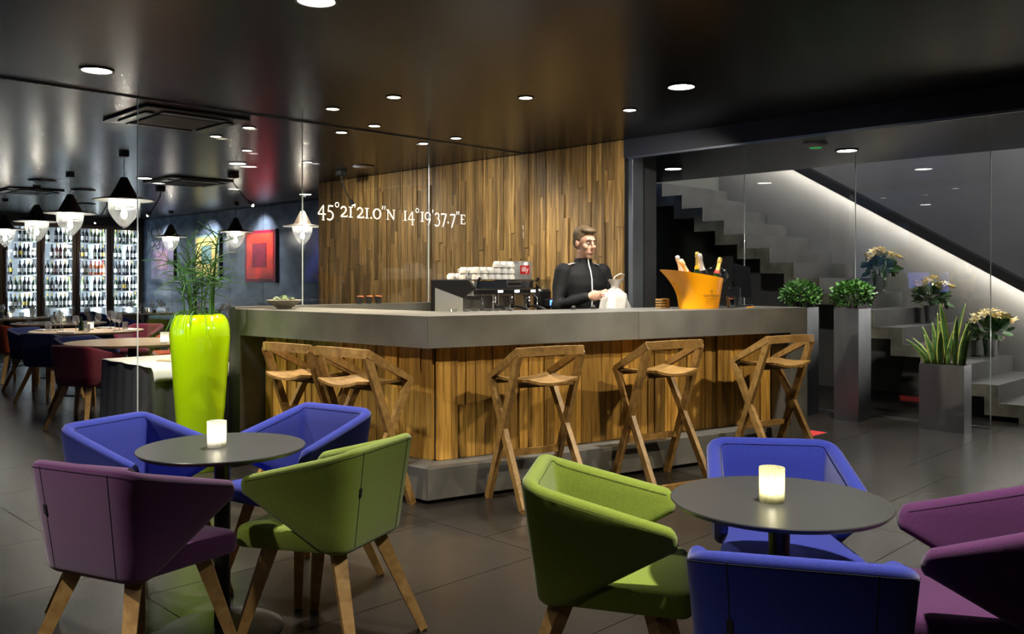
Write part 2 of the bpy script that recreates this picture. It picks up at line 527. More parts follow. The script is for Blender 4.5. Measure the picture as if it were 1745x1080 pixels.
# ---- dining room walls
aw = structure(MB().mm((ARTX + .02, 9.0, 0), (ARTX + .3, FRIDGEY + .9, CEIL)).build('wall_dining', 'black_matte'), 'blue grey panelled wall of the dining room')
yy = 10.0
while yy < FRIDGEY + .8:
    MB().mm((ARTX, yy + .004, .02), (ARTX + .02, yy + 1.20 - .004, CEIL - .01)).build('wall_panel', 'blue_wall', aw, bevel=.003)
    yy += 1.2
structure(MB().mm((-6, FRIDGEY + .75, 0), (ARTX + .3, FRIDGEY + 1.0, CEIL)).build('wall_end', 'dark_wall'), 'dark end wall behind the wine fridges')
structure(MB().mm((3.2, FRIDGEY - .02, 2.47), (ARTX, FRIDGEY + .74, CEIL)).build('trim_4', 'black_matte'), 'black fascia over the wine fridges')

# ---- walls out of the picture: window front on the left, closed walls behind the photographer
wl = structure(MB().mm((-.5, 6.3, 0), (-.2, 20, .95)).mm((-.5, 6.3, 2.45), (-.2, 20, CEIL)).build('wall_left', 'dark_wall'), 'window front of the dining room')
for k in range(9): MB().mm((-.5, 6.3 + 1.65 * k, .95), (-.2, 6.6 + 1.65 * k, 2.45)).build('pier', 'dark_wall', wl)
structure(MB().mm((-4.2, 6.3, 0), (-.5, 6.5, CEIL)).build('wall_rear_left', 'dark_wall'))
structure(MB().mm((-4.2, -4.2, 0), (-4.0, 6.3, CEIL)).build('wall_rear', 'dark_wall'))
structure(MB().mm((-4.0, -4.2, 0), (10.66, -4.0, 4.3)).build('wall_rear_right', 'dark_wall'))
# ---- stair hall: back wall, side wall
structure(MB().mm((10.66, -4, 0), (10.9, 9, 4.3)).build('wall_stair', 'stair_wall_paint'), 'grey wall along the staircase lit by the handrail')
structure(MB().mm((WALLX + .25, 6.6, 0), (10.66, 6.8, 4.3)).build('wall_under_stair', 'passage_panel'), 'dark wall at the top end of the passage')
structure(MB().mm((WALLX + .2, 4.9, 0), (WALLX + .5, 6.6, 2.5)).build('wall_passage', 'dark_wall'), 'dark wall on the back of the wooden cladding')

# staircase of folded concrete plates
st = thing('staircase', 'dark grey concrete staircase of folded steps behind the glass', None); st['kind'] = 'structure'
SX0, SX1 = 9.12, 10.655
for k in range(1, 17):
    Y = 4.69 + (k - 9) * .295; z = .17 * k
    prof = [(Y, z - .29), (Y, z), (Y + .295, z), (Y + .295, z - .12), (Y + .12, z - .12), (Y + .12, z - .29)]
    if k == 1: prof = [(Y, .001), (Y, z), (Y + .295, z), (Y + .295, z - .12), (Y + .12, z - .12), (Y + .12, .001)]
    n = len(prof)
    for nm, mt_, xa, xb in (('step', 'stair_concrete', SX0 + .0121, SX1), ('step_end', 'stair_side', SX0, SX0 + .012)):
        m = MB()
        vs = [(xa, a, b) for a, b in prof] + [(xb, a, b) for a, b in prof]
        m.add(vs, [tuple(range(n)), tuple(reversed(range(n, 2 * n)))] + [(i, (i + 1) % n, n + (i + 1) % n, n + i) for i in range(n)])
        m.build(nm, mt_, st)
# lit handrail along the wall
hr = thing('handrail', 'dark sloping handrail with a light strip, on the wall along the stairs', 'handrail')
def rail_z(Y): return 1.24 + (Y - 2.81) * .583
a, b = 1.3, 6.3
MB().bar((10.555, a, rail_z(a) + .05), (10.555, b, rail_z(b) + .05), .20, .10, side=(1, 0, 0)).build('rail', 'black_matte', hr)
MB().bar((10.56, a, rail_z(a) - .008), (10.56, b, rail_z(b) - .008), .03, .012, side=(1, 0, 0)).build('light_strip', 'led_warm', hr)

# ---- glass panes
def xz_prism(poly, y0, y1):
    n = len(poly); m = MB()
    m.add([(x, y0, z) for x, z in poly] + [(x, y1, z) for x, z in poly],
          [tuple(range(n)), tuple(reversed(range(n, 2 * n)))] + [(i, (i + 1) % n, n + (i + 1) % n, n + i) for i in range(n)])
    return m
TOPG = CEIL - .0105
BASEZ = 1.135
structure(MB().mm((3.17, PARTY - .05, 0), (WALLX + .0, PARTY + .05, BASEZ)).build('wall_partition', 'bar_concrete'), 'low grey wall carrying the glass partition behind the bar')
p1 = xz_prism([(2.47, .004), (3.165, .004), (3.165, BASEZ + .003), (3.765, BASEZ + .003), (3.765, TOPG), (2.47, TOPG)], PARTY - .006, PARTY + .006).build('window_1', 'pane')
structure(p1, 'clear glass partition pane nearest the lime vase')
MB().mm((2.466, PARTY - .006, .004), (2.47, PARTY + .006, TOPG)).build('glass_edge', 'glass_edge', p1)
p2 = MB().mm((3.772, PARTY - .006, BASEZ + .003), (5.062, PARTY + .006, TOPG)).build('window_2', 'pane')
structure(p2, 'clear glass partition pane carrying the coordinates')
MB().mm((3.766, PARTY - .006, BASEZ + .003), (3.771, PARTY + .006, TOPG)).build('glass_edge', 'glass_edge', p2)
p3 = MB().mm((5.07, PARTY - .006, BASEZ + .003), (6.29, PARTY + .006, TOPG)).build('window_3', 'pane')
structure(p3, 'clear glass partition pane next to the wooden wall')
MB().mm((5.063, PARTY - .006, BASEZ + .003), (5.069, PARTY + .006, TOPG)).build('glass_edge', 'glass_edge', p3)
# stair glass
ys = [6.4, 6.265, 5.02, 3.78, 2.545]
for i, (ya, yb) in enumerate(zip(ys[1:], ys[2:])):
    g = MB().mm((GLASSX - .006, yb + .004, .01), (GLASSX + .006, ya - .004, 2.499)).build('window_%d' % (i + 4), 'pane')
    structure(g, 'tall clear glass pane in front of the stairs, number %d from the bar' % (i + 1))
    MB().mm((GLASSX - .006, yb - .002, .01), (GLASSX + .006, yb + .003, 2.499)).build('glass_edge', 'glass_edge', g)
structure(MB().mm((GLASSX - .015, 2.545, 0), (GLASSX + .015, 6.6, .012)).build('trim_5', 'aluminium'), 'floor track of the stair glass')

# ---------------------------------------------------------------- coordinates lettering on the glass
def arc(cx, cy, rx, ry, a0, a1, n=14):
    return [(cx + rx * math.cos(R(a0 + (a1 - a0) * i / n)), cy + ry * math.sin(R(a0 + (a1 - a0) * i / n))) for i in range(n + 1)]
# every glyph: advance, list of (points, widths) strokes; x-height is 1
G = {
 '0': (.98, [(arc(.46, .5, .40, .47, 90, 450, 28), [.09 + .07 * abs(math.sin(R(90 + 360 * i / 28 + 90))) for i in range(29)])]),
 '1': (.62, [([(.30, 0.03), (.30, .97)], .15), ([(.08, .035), (.52, .035)], .07), ([(.08, .965), (.52, .965)], .07)]),
 '2': (.86, [([(.08, .74)] + arc(.37, .70, .27, .27, 150, -25, 12) + [(.50, .42), (.08, .07)], .12), ([(.06, .06), (.74, .06), (.78, .20)], .12)]),
 '3': (.86, [([(.10, .78)] + arc(.36, .70, .25, .26, 140, -80, 12), .10), (arc(.34, .06, .34, .40, 80, -140, 14), .13)]),
 '4': (.92, [([(.60, .98), (.05, .18)], .09), ([(.04, .16), (.86, .16)], .11), ([(.60, .98), (.60, -.36)], .14), ([(.45, -.37), (.74, -.37)], .06)]),
 '5': (.88, [([(.72, .95), (.24, .95)], .13), ([(.26, .97), (.18, .42)], .08), (arc(.34, .08, .38, .40, 112, -130, 16), .13)]),
 '7': (.82, [([(.06, .92), (.76, .92)], .13), ([(.72, .90), (.26, -.42)], .13), ([(.07, .95), (.06, .76)], .06)]),
 '9': (.90, [(arc(.40, .60, .33, .37, 0, 360, 24), .11), ([(.73, .62)] + arc(.18, .55, .55, .95, -5, -62, 12), .10)]),
 '.': (.40, [(arc(.18, .08, .045, .045, 0, 360, 10), .10)]),
 'o': (.62, [(arc(.28, 1.10, .19, .21, 0, 360, 20), .075)]),
 "'": (.36, [([(.17, 1.30), (.13, .95)], [.13, .05])]),
 '"': (.58, [([(.17, 1.30), (.13, .95)], [.12, .05]), ([(.42, 1.30), (.38, .95)], [.12, .05])]),
 'N': (1.16, [([(.18, .03), (.18, .98)], .07), ([(.18, .98), (.92, .02)], .15), ([(.92, .02), (.92, .98)], .07), ([(.04, .035), (.32, .035)], .06), ([(.02, .965), (.22, .965)], .06), ([(.76, .965), (1.06, .965)], .06)]),
 'E': (.92, [([(.22, .03), (.22, .97)], .14), ([(.06, .035), (.70, .035), (.74, .22)], .07), ([(.06, .965), (.68, .965), (.71, .80)], .07), ([(.22, .52), (.56, .52)], .07)]),
 ' ': (.42, []),
}
def ribbon(m, pts, w, sc, ox, oz):
    n = len(pts)
    ws = w if isinstance(w, list) else [w] * n
    L = []
    for i, (x, z) in enumerate(pts):
        a = pts[max(i - 1, 0)]; b = pts[min(i + 1, n - 1)]
        t = Vector((b[0] - a[0], b[1] - a[1]))
        t = t.normalized() if t.length > 1e-9 else Vector((1, 0))
        nx, nz = -t.y, t.x
        h = ws[i] / 2
        L.append(((x + nx * h) * sc + ox, (z + nz * h) * sc + oz, (x - nx * h) * sc + ox, (z - nz * h) * sc + oz))
    vs = []
    for yy in (0, .0015):
        for a in L: vs += [(a[0], yy, a[1]), (a[2], yy, a[3])]
    o = 2 * n; fs = []
    for i in range(n - 1):
        fs += [(2 * i, 2 * i + 1, 2 * i + 3, 2 * i + 2), (o + 2 * i + 2, o + 2 * i + 3, o + 2 * i + 1, o + 2 * i),
               (2 * i, 2 * i + 2, o + 2 * i + 2, o + 2 * i), (2 * i + 3, 2 * i + 1, o + 2 * i + 1, o + 2 * i + 3)]
    m.add(vs, fs)
txt = "45o21'21.0\"N  14o19'37.7\"E"
tot = sum(G[c][0] for c in txt)
X0, X1 = 3.905, 5.52
sc_ = (X1 - X0) / tot
tx = thing('coordinates_lettering', 'white map coordinates 45°21\'21.0"N 14°19\'37.7"E lettered on the glass', 'lettering', (X0, PARTY - .0085, 1.855))
x = 0
names = {"'": 'prime_mark', '"': 'double_prime_mark', 'o': 'degree_sign', '.': 'full_stop'}
for c in txt:
    m = MB()
    for pts, w in G[c][1]: ribbon(m, pts, w, sc_, x * sc_, 0)
    if m.v: m.build(names.get(c, 'letter' if c in 'NE' else 'digit'), 'text_white', tx)
    x += G[c][0]

# ================================================================ LIGHTS IN THE CEILING
ring_b = MB().lathe([(.084, 0), (.098, 0), (.098, -.008), (.084, -.008), (.084, 0)], 28).mesh('ring', 'black_metal', 40)
disc_b = MB().lathe([(0, .0), (.083, 0), (.083, -.005), (0, -.005)], 28).mesh('diffuser', 'downlight_glow', 40)
ring_s = MB().lathe([(.046, 0), (.056, 0), (.056, -.006), (.046, -.006), (.046, 0)], 24).mesh('ring', 'black_metal', 40)
disc_y = MB().lathe([(0, 0), (.045, 0), (.045, -.004), (0, -.004)], 24).mesh('diffuser', 'downlight_small', 40)
disc_w = MB().lathe([(0, 0), (.045, 0), (.045, -.004), (0, -.004)], 24).mesh('diffuser', 'downlight_cool', 40)
WARM = (1, .86, .62)
def downlight(X, Y, label, big=False, cool=False, power=40, angle=100, z=CEIL, group=None, aim=None, colr=None):
    t = thing('ceiling_downlight', label, 'downlight', (X, Y, z), 0, group)
    inst('trim_ring', ring_b if big else ring_s, t)
    inst('diffuser', disc_b if big else (disc_w if cool else disc_y), t)
    if power:
        a = (0, 0, -1) if aim is None else (aim[0] - X, aim[1] - Y, aim[2] - z)
        spot('downlight_beam', (0, 0, -.03), a, power, angle, .75, colr or ((1, .95, .86) if big or cool else WARM), .06 if big else .035, t)
    return t
BG = 'large round downlights over the lounge'
SG = 'small round downlights over the bar'
DG = 'small round downlights beyond the partition'
downlight(2.184, 3.435, 'large round downlight cut by the top edge of the picture', True, power=PW_BIG, group=BG)
downlight(1.975, 5.511, 'large round downlight at the upper left, left of the glass edge', True, power=PW_BIG, group=BG)
downlight(4.842, 3.278, 'large glaring downlight above the orange champagne bucket', True, power=PW_BIG, group=BG)
downlight(3.717, 4.872, 'yellowish small downlight nearest over the bar corner', power=PW_S, group=SG)
downlight(3.653, 5.525, 'yellowish small downlight left of the bar corner, before the ceiling track', power=PW_S, group=SG)
downlight(4.297, 5.892, 'yellowish small downlight just in front of the ceiling track', power=PW_S, group=SG)
downlight(4.376, 4.241, 'white small downlight over the middle of the counter', cool=True, power=PW_S, group=SG)
downlight(5.239, 4.002, 'white small downlight nearest the large glaring downlight', cool=True, power=PW_S * .75, angle=120, aim=(6.5, 4.9, .9), group=SG)
downlight(5.184, 5.890, 'white small downlight over the espresso machine', cool=True, power=PW_S * .6, angle=125, aim=(5.6, 5.8, .9), group=SG)
downlight(4.286, 6.348, 'yellowish small downlight just behind the ceiling track', power=PW_S * .4, group=DG)
downlight(5.173, 6.329, 'white small downlight touching the second glass joint', cool=True, power=PW_S * .45, angle=125, aim=(6.6, 6.9, 1.0), group=DG)
downlight(3.611, 6.697, 'yellowish downlight at the right corner of the near ceiling cassette', power=PW_S * .4, group=DG)
downlight(3.627, 7.311, 'yellowish downlight under the front edge of the near ceiling cassette', power=PW_S * .4, group=DG)
downlight(4.236, 7.891, 'white dim downlight between the two ceiling cassettes', cool=True, power=PW_S * .4, group=DG)
downlight(5.116, 8.217, 'white dim downlight right of the first glass joint', cool=True, power=PW_S * .5, angle=125, aim=(6.6, 8.6, 1.0), group=DG)
downlight(4.632, 8.835, 'brighter downlight in front of the far ceiling cassette', True, power=PW_BIG * .9, group='brighter downlights in the dining room')
downlight(4.480, 10.922, 'brighter downlight left of the far ceiling cassette, by the glass edge', True, power=PW_BIG * .9, group='brighter downlights in the dining room')
downlight(7.0, 11.30, 'brighter downlight near the left end of the wooden wall', True, power=PW_BIG * .9, group='brighter downlights in the dining room')
downlight(7.685, 5.305, 'bright passage downlight beside the wooden wall, above the stair top', True, power=PW_P, z=2.5, group='bright downlights in the passage')
downlight(7.71, 3.457, 'bright passage downlight right of the wireless access point', True, power=PW_P, z=2.5, group='bright downlights in the passage')
# large downlights added out of view to light the chairs and bar front
AM = (1, .84, .58)
for X, Y, lb, aim_ in ((5.9, .9, 'right of the foreground table', (5.2, 3.7, .50)), (3.5, .9, 'above the foreground purple chair', (3.9, 3.95, .45)), (-.3, 5.0, 'left of the purple chair', (3.3, 4.9, .50)),
                       (4.84, .9, 'beside the right picture edge', None), (2.2, .9, 'above the foreground green chair', None), (-.3, 3.0, 'left of the left table', None),
                       (-.3, .9, 'straight behind the photographer', None), (7.2, .9, 'far right of the foreground', None)):
    downlight(X, Y, 'added large round downlight out of the picture, ' + lb, True, power=(PW_AIM if aim_ else PW_BIG * .95), angle=(62 if aim_ else 100), aim=aim_, colr=(AM if aim_ else None), group='added lounge downlights out of the picture')

# bare fill lights without fittings, added to brighten the stair risers
point('stair_hall_fill', (9.7, 1.6, 3.9), 170, (1, .95, .88), .15)
point('stair_hall_fill', (9.5, 5.2, 4.0), 70, (1, .95, .88), .15)

# flat grey ceiling speaker, smoke detectors, access point
sp = thing('ceiling_speaker', 'flat grey round ceiling speaker in front of the wooden wall top', 'speaker', (5.733, 8.08, CEIL))
MB().lathe([(0, -.012), (.10, -.012), (.115, -.006), (.12, 0), (0, 0)], 28).build('grille', 'ap_white', sp, 40)
MB().lathe([(.118, 0), (.13, 0), (.13, -.008), (.118, -.008), (.118, 0)], 28).build('rim', 'black_metal', sp, 40)
ap = thing('access_point', 'white domed wireless access point with green light on the passage ceiling', 'access point', (7.157, 3.482, 2.5))
MB().lathe([(0, -.035), (.05, -.034), (.085, -.022), (.10, -.008), (.10, 0), (0, 0)], 28).build('housing', 'ap_white', ap, 60)
MB().lathe([(.040, -.0365), (.050, -.0345), (.050, -.0375), (.040, -.039), (.040, -.0365)], 24).build('status_ring', 'led_green', ap, 60)
for X, Y, lb in ((3.67, 12.094, 'flat black round air vent near the second pendant lamp'), (5.302, 15.313, 'flat black round air vent behind the lit pendants'), (4.452, 12.95, 'small dark round disc between the pendants')):
    v = thing('air_vent', lb, 'vent', (X, Y, CEIL), 0, 'round vents in the dining ceiling')
    MB().lathe([(0, -.02), (.10, -.02), (.16, -.012), (.17, 0), (0, 0)], 24).build('plate', 'ac_plastic', v, 40)
    MB().lathe([(.11, -.02), (.13, -.02), (.13, -.026), (.11, -.026), (.11, -.02)], 24).build('ring', 'steel', v, 40)

def cassette(x0, x1, y0, y1, label):
    w, d = x1 - x0, y1 - y0
    t = thing('ceiling_cassette', label, 'air conditioner', ((x0 + x1) / 2, (y0 + y1) / 2, CEIL), 0, 'square air conditioning cassettes')
    hw, hd = w / 2, d / 2
    MB().prism([(-hw, -hd), (hw, -hd), (hw, hd), (-hw, hd)], -.022, -.001).build('panel', 'ac_plastic', t, bevel=.006)
    MB().mm((-hw * .58, -hd * .58, -.034), (hw * .58, hd * .58, -.0225)).build('intake_grille', 'black_matte', t, bevel=.004)
    for q in range(4):
        c, s = math.cos(q * math.pi / 2), math.sin(q * math.pi / 2)
        m = MB().bar((-hw * .62, -hd * .76, -.030), (hw * .62, -hd * .76, -.030), .075, .012)
        o = m.build('vane', 'steel' if False else 'ac_plastic', t, bevel=.003); o.rotation_euler = (0, 0, q * math.pi / 2)
    return t
cassette(2.60, 3.42, 6.31, 7.14, 'large black ceiling cassette above the glass edge')
cassette(4.62, 5.42, 10.44, 11.32, 'black ceiling cassette above the fridge end of the dining room')
cassette(3.60, 4.30, 13.2, 14.0, 'black ceiling cassette above the leftmost pendants')
# ================================================================ BAR
P0 = Vector((3.33, 4.04)); PL = Vector((3.163, 6.075)); PR = Vector((6.53, 3.245))
def unit(a, b): return (b - a).normalized()
dL = unit(P0, PL); dR = unit(P0, PR)
nL = Vector((dL.y, -dL.x)); nR = Vector((-dR.y, dR.x))       # inward normals (towards the barman)
if nL.dot(Vector((1, 1))) < 0: nL = -nL
if nR.dot(Vector((1, 1))) < 0: nR = -nR
def corner(off):
    """where the two faces, pushed inwards by off, meet"""
    a = P0 + nL * off; b = P0 + nR * off
    det = dL.x * -dR.y + dR.x * dL.y
    r = b - a
    t = (r.x * -dR.y + dR.x * r.y) / det
    return a + dL * t
def endL(off, back=0.):
    """point at the partition end of the left arm, off inwards from its face"""
    a = P0 + nL * off
    return a + dL * ((6.078 - a.y) / dL.y - back)
LL = (PL - P0).length; LR = (PR - P0).length
TOP, SLB, PLT, PLB = 1.12, .927, .213, .025
bar = thing('bar_counter', 'long grey concrete bar counter with warm wooden plank front', 'bar counter', (0, 0, 0))
def q(*pts): return [(p.x, p.y) for p in pts]
DEP = .62
c0 = corner(0); cD = corner(DEP)
def onR(s, off): return P0 + dR * s + nR * off
def onL(s, off): return P0 + dL * s + nL * off
g = .0012
MB().prism(q(P0, cD, endL(DEP), endL(0)), SLB, TOP).build('countertop_panel', 'bar_concrete', bar, bevel=.002)
MB().prism(q(P0 + dR * g, onR(1.60, 0), onR(1.60, DEP), cD + dR * g), SLB, TOP).build('countertop_panel', 'bar_concrete', bar, bevel=.002)
MB().prism(q(onR(1.602, 0), onR(LR, 0), onR(LR, DEP), onR(1.602, DEP)), SLB, TOP).build('countertop_panel', 'bar_concrete', bar, bevel=.002)
MB().prism(q(onR(LR - .19, 0), onR(LR, 0), onR(LR, DEP), onR(LR - .19, DEP)), .0, SLB - .001).build('end_panel', 'bar_concrete', bar, bevel=.002)
MB().prism(q(endL(0, .07), endL(0), endL(DEP), endL(DEP, .07)), .0, SLB - .001).build('end_panel', 'bar_concrete', bar, bevel=.002)
cW = corner(.22); cB = corner(.50)
MB().prism(q(cW, cB, endL(.50, .072), endL(.22, .072)), .0, SLB - .001).build('carcass', 'black_matte', bar)
MB().prism(q(cW, onR(LR - .192, .22), onR(LR - .192, .50), cB), .0, SLB - .001).build('carcass', 'black_matte', bar)
cP = corner(.205)
MB().prism(q(P0, cP, endL(.205, .072), endL(0, .072)), PLB, PLT).build('plinth', 'bar_concrete', bar, bevel=.002)
MB().prism(q(P0 + dR * g, onR(LR - .192, 0), onR(LR - .192, .205), cP + dR * g), PLB, PLT).build('plinth', 'bar_concrete', bar, bevel=.002)
cT = corner(.05)
MB().prism(q(cT, corner(.2), endL(.2, .072), endL(.05, .072)), 0.001, PLB - .001).build('toe_recess', 'black_matte', bar)
MB().prism(q(cT, onR(LR - .192, .05), onR(LR - .192, .2), corner(.2)), 0.001, PLB - .001).build('toe_recess', 'black_matte', bar)
# the planks of the front, each one a piece
rng = random.Random(5)
def planks(onF, s0, s1, axis):
    s = s0
    ang = math.atan2(axis.y, axis.x)
    while s < s1 - .01:
        w = min(rng.choice((.045, .055, .065, .08, .095)), s1 - s)
        if s1 - s - w < .03: w = s1 - s
        d = rng.choice((0, .004, .009, .014, .02))
        cc = onF(s + w / 2, .22 - (.012 + d) / 2)
        m = MB().box((0, 0, 0), (w - .002, .012 + d, SLB - PLT - .004))
        o = m.build('plank', 'bar_wood', bar)
        o.location = (cc.x, cc.y, (SLB + PLT) / 2); o.rotation_euler = (0, 0, ang)
        s += w
sL0 = (cW - (P0 + nL * .22)).dot(dL); sR0 = (cW - (P0 + nR * .22)).dot(dR)
planks(onL, sL0 + .005, LL - .095, dL)
planks(onR, sR0 + .005, LR - .195, dR)
# work counter along the partition, inside the bar
wk = thing('work_counter', 'low grey work counter carrying the espresso machine behind the bar', 'counter')
MB().mm((4.05, 5.42, .86), (6.24, 6.075, .90)).build('worktop', 'bar_concrete', wk, bevel=.003)
MB().mm((4.08, 5.46, .0), (6.22, 6.07, .858)).build('cabinet', 'black_matte', wk)

# ================================================================ TUB CHAIRS
def lerp(a, b, t): return a + (b - a) * t
def chair_meshes():
    AT = Vector((.185, .262, .648)); BT = Vector((-.238, .235, .757)); AB = Vector((.200, .240, .565)); LB = Vector((-.10, .216, .395)); BB = Vector((-.186, .206, .386))
    def mir(p): return Vector((p.x, -p.y, p.z))
    def side(N=9, M=6):
        T = []; B = []
        tA = BT + (AT - BT).normalized() * .085; bA = BB + Vector((.06, .004, .002))
        tM = Vector((BT.x, BT.y - .085, BT.z)); bM = Vector((BB.x, BB.y - .07, BB.z))
        for i in range(N):
            t = i / N
            T.append(AT.lerp(tA, t)); B.append(AB.lerp(LB, t / .80) if t < .80 else LB.lerp(bA, (t - .80) / .20))
        for i in range(M + 1):
            t = i / M
            T.append(tA * (1 - t) ** 2 + BT * 2 * t * (1 - t) + tM * t * t)
            B.append(bA * (1 - t) ** 2 + BB * 2 * t * (1 - t) + bM * t * t)
        return T, B
    T, B = side()
    nS = len(T)
    tm, bm_ = T[-1], B[-1]
    for i in range(1, 5):
        t = i / 5
        T.append(tm.lerp(mir(tm), t)); B.append(bm_.lerp(mir(bm_), t))
    T += [mir(p) for p in reversed(T[:nS])]; B += [mir(p) for p in reversed(B[:nS])]
    n = len(T)
    th = .052; rr = th / 2
    cols_ = []
    for i in range(n):
        a, b = max(i - 1, 0), min(i + 1, n - 1)
        tg = ((T[b] - T[a]) + (B[b] - B[a])); tg.z = 0; tg.normalize()
        nout = Vector((tg.y, -tg.x, 0))
        mid = (T[i] + B[i]) / 2
        if nout.dot(Vector((mid.x - .05, mid.y, 0))) < 0: nout = -nout
        cols_.append((T[i], B[i], nout, tg))
    def ring(Tp, Bp, nout, fat=1.0, fwd=Vector((0, 0, 0)), shr=0.):
        up = (Tp - Bp).normalized(); L = (Tp - Bp).length
        r = rr * fat; c0_ = -nout * rr
        pts = []
        lo, hi = rr + shr, L - rr - shr
        for k in range(6):                                    # outer face, upwards
            pts.append(Bp + up * lerp(lo, hi, k / 5) + c0_ + nout * r)
        for k in range(1, 6):                                 # over the top
            an = math.pi * k / 6
            pts.append(Bp + up * (hi + r * math.sin(an)) + c0_ + nout * r * math.cos(an))
        for k in range(6):
            pts.append(Bp + up * lerp(hi, lo, k / 5) + c0_ - nout * r)
        for k in range(1, 6):
            an = math.pi * k / 6
            pts.append(Bp + up * (lo - r * math.sin(an)) + c0_ - nout * r * math.cos(an))
        return [p + fwd for p in pts]
    rings = []
    def nose(i, rev):
        Tp, Bp, no, tg = cols_[i]
        d = -tg if i == 0 else tg
        out = []
        for an in (75, 50, 25):
            out.append(ring(Tp, Bp, no, math.cos(R(an)), d * rr * math.sin(R(an)), rr * (1 - math.cos(R(an))) * .8))
        return out if not rev else list(reversed(out))
    rings += nose(0, False)
    for c_ in cols_: rings.append(ring(c_[0], c_[1], c_[2]))
    rings += nose(n - 1, True)
    m = MB(); k = len(rings[0]); vs = [p for r_ in rings for p in r_]; fs = []
    for i in range(len(rings) - 1):
        for j in range(k):
            a = i * k + j; b = i * k + (j + 1) % k
            fs.append((a, b, b + k, a + k))
    fs.append(tuple(reversed(range(k)))); fs.append(tuple((len(rings) - 1) * k + j for j in range(k)))
    m.add(vs, fs)
    seams = []
    for i in (nS - 1, n - nS):                                # vertical seams at the back corners
        Tp, Bp, no, tg = cols_[i]
        up = (Tp - Bp)
        seams.append([Bp + up * t + no * .0008 for t in (.06, .2, .4, .6, .8, .96)])
    rim = []
    for Tp, Bp, no, tg in cols_:
        rim.append(Tp - (Tp - Bp).normalized() * rr * .75 + no * .0006)
    inner_rim = []
    for Tp, Bp, no, tg in cols_:
        inner_rim.append(Tp - (Tp - Bp).normalized() * rr * .75 - no * (th + .0006))
    return m, seams, rim, inner_rim, cols_[nS - 1]

def seat_mesh():
    """padded seat: rounded trapezium, thick front, slight crown"""
    def outline(sc, r=.05):
        pts = []
        cs = [(.262, .236), (-.165, .165)]
        cor = [(.262, -.236), (.262, .236), (-.165, .168), (-.165, -.168)]
        cor = [(lerp(.04, x, sc), y * sc) for x, y in cor]
        n = 4
        for i in range(4):
            p = Vector(cor[i]); a = Vector(cor[i - 1]); b = Vector(cor[(i + 1) % 4])
            pa = p + (a - p).normalized() * r; pb = p + (b - p).normalized() * r
            for k in range(6):
                t = k / 5
                pts.append(pa * (1 - t) ** 2 + p * 2 * t * (1 - t) + pb * t * t)
        return pts
    rows = [(.90, .383), (.975, .386), (1.0, .398), (1.0, .425), (.99, .444), (.965, .455), (.90, .461), (.6, .466), (.25, .468)]
    m = MB(); vs = []; fs = []; n = 24
    for s_, z in rows: vs += [(p.x, p.y, z) for p in outline(s_)]
    for i in range(len(rows) - 1):
        for k in range(n):
            a = i * n + k; b = i * n + (k + 1) % n
            fs.append((a, b, b + n, a + n))
    fs.append(tuple(reversed(range(n)))); fs.append(tuple((len(rows) - 1) * n + k for k in range(n)))
    return m.add(vs, fs)

_sh, _seams, _rim, _irim, _tagcol = chair_meshes()
CH = {}
for fab in ('blue', 'navy', 'green', 'purple', 'crimson', 'orange'):
    mt = fab + '_fabric'
    CH[fab] = (_sh.mesh('backrest', mt, 60), seat_mesh().mesh('seat', mt, 50))
pmat('seam_thread', (.012, .012, .016), .9)
seam_me = [MB().tube(s_, .0012, 5).mesh('seam', 'seam_thread', 60) for s_ in _seams]
rim_me = MB().tube(_rim, .0008, 5).mesh('rim_seam', 'seam_thread', 60)
irim_me = MB().tube(_irim, .0008, 5).mesh('rim_seam', 'seam_thread', 60)
legs_me = []
for fx, fy in ((1, 1), (1, -1), (-1, 1), (-1, -1)):
    if fx > 0: a, b = (.155, .150 * fy, .385), (.250, .238 * fy, .004)
    else: a, b = (-.115, .130 * fy, .388), (-.255, .235 * fy, .004)
    m = MB().bar(a, b, .050, .050, .031, .031, side=(-fy * .7, fx * .7, 0))
    m.mat(1).lathe([(0, 0), (.011, 0), (.011, .006), (0, .006)], 10, (b[0], b[1], 0))
    legs_me.append(m.mesh('leg', ['oak', 'black_matte']))
def _tag():
    Tp, Bp, no, tg = _tagcol
    p = Bp.lerp(Tp, .58) + no * .002
    m = MB(); up = (Tp - Bp).normalized()
    m.bar(p - up * .016, p + up * .016, .004, .013, side=tuple(no))
    return m.mesh('fabric_tag', 'black_matte')
tag_me = _tag()
def tub_chair(lat, dep, a, fab, label, group=None, detail=True, z=0):
    X, Y = W(lat, dep)
    t = thing('tub_chair', label, 'chair', (X, Y, z), HEAD(a), group)
    inst('backrest', CH[fab][0], t); inst('seat', CH[fab][1], t)
    for l in legs_me: inst('leg', l, t)
    if detail:
        for s_ in seam_me: inst('seam', s_, t)
        inst('rim_seam', rim_me, t); inst('rim_seam', irim_me, t)
        inst('fabric_tag', tag_me, t)
    return t
LG = 'tub chairs around the left black table'; RG = 'tub chairs around the right black table'
tub_chair(-1.272, 2.953, 24.6, 'purple', 'purple tub chair seen from behind at the left black table', LG)
tub_chair(-1.525, 3.627, 115.1, 'blue', 'blue tub chair in front of the lime vase, left black table', LG)
tub_chair(-.930, 3.900, 213, 'blue', 'blue tub chair between the left black table and the bar', LG)
tub_chair(-.666, 3.246, -67, 'green', 'green tub chair showing its back at the left black table', LG)
tub_chair(.285, 2.715, 99.5, 'green', 'green tub chair at the left of the right black table', RG)
tub_chair(.920, 3.01, 188, 'blue', 'blue tub chair facing the camera behind the right black table', RG)
tub_chair(.658, 2.035, 15.4, 'blue', 'nearest blue tub chair, seen from behind in the foreground', RG)
tub_chair(1.335, 2.430, -73.7, 'purple', 'purple tub chair cut by the right edge of the picture', RG)
tub_chair(-2.17, 3.05, -60, 'crimson', 'crimson tub chair, a sliver at the lower left edge of the picture')

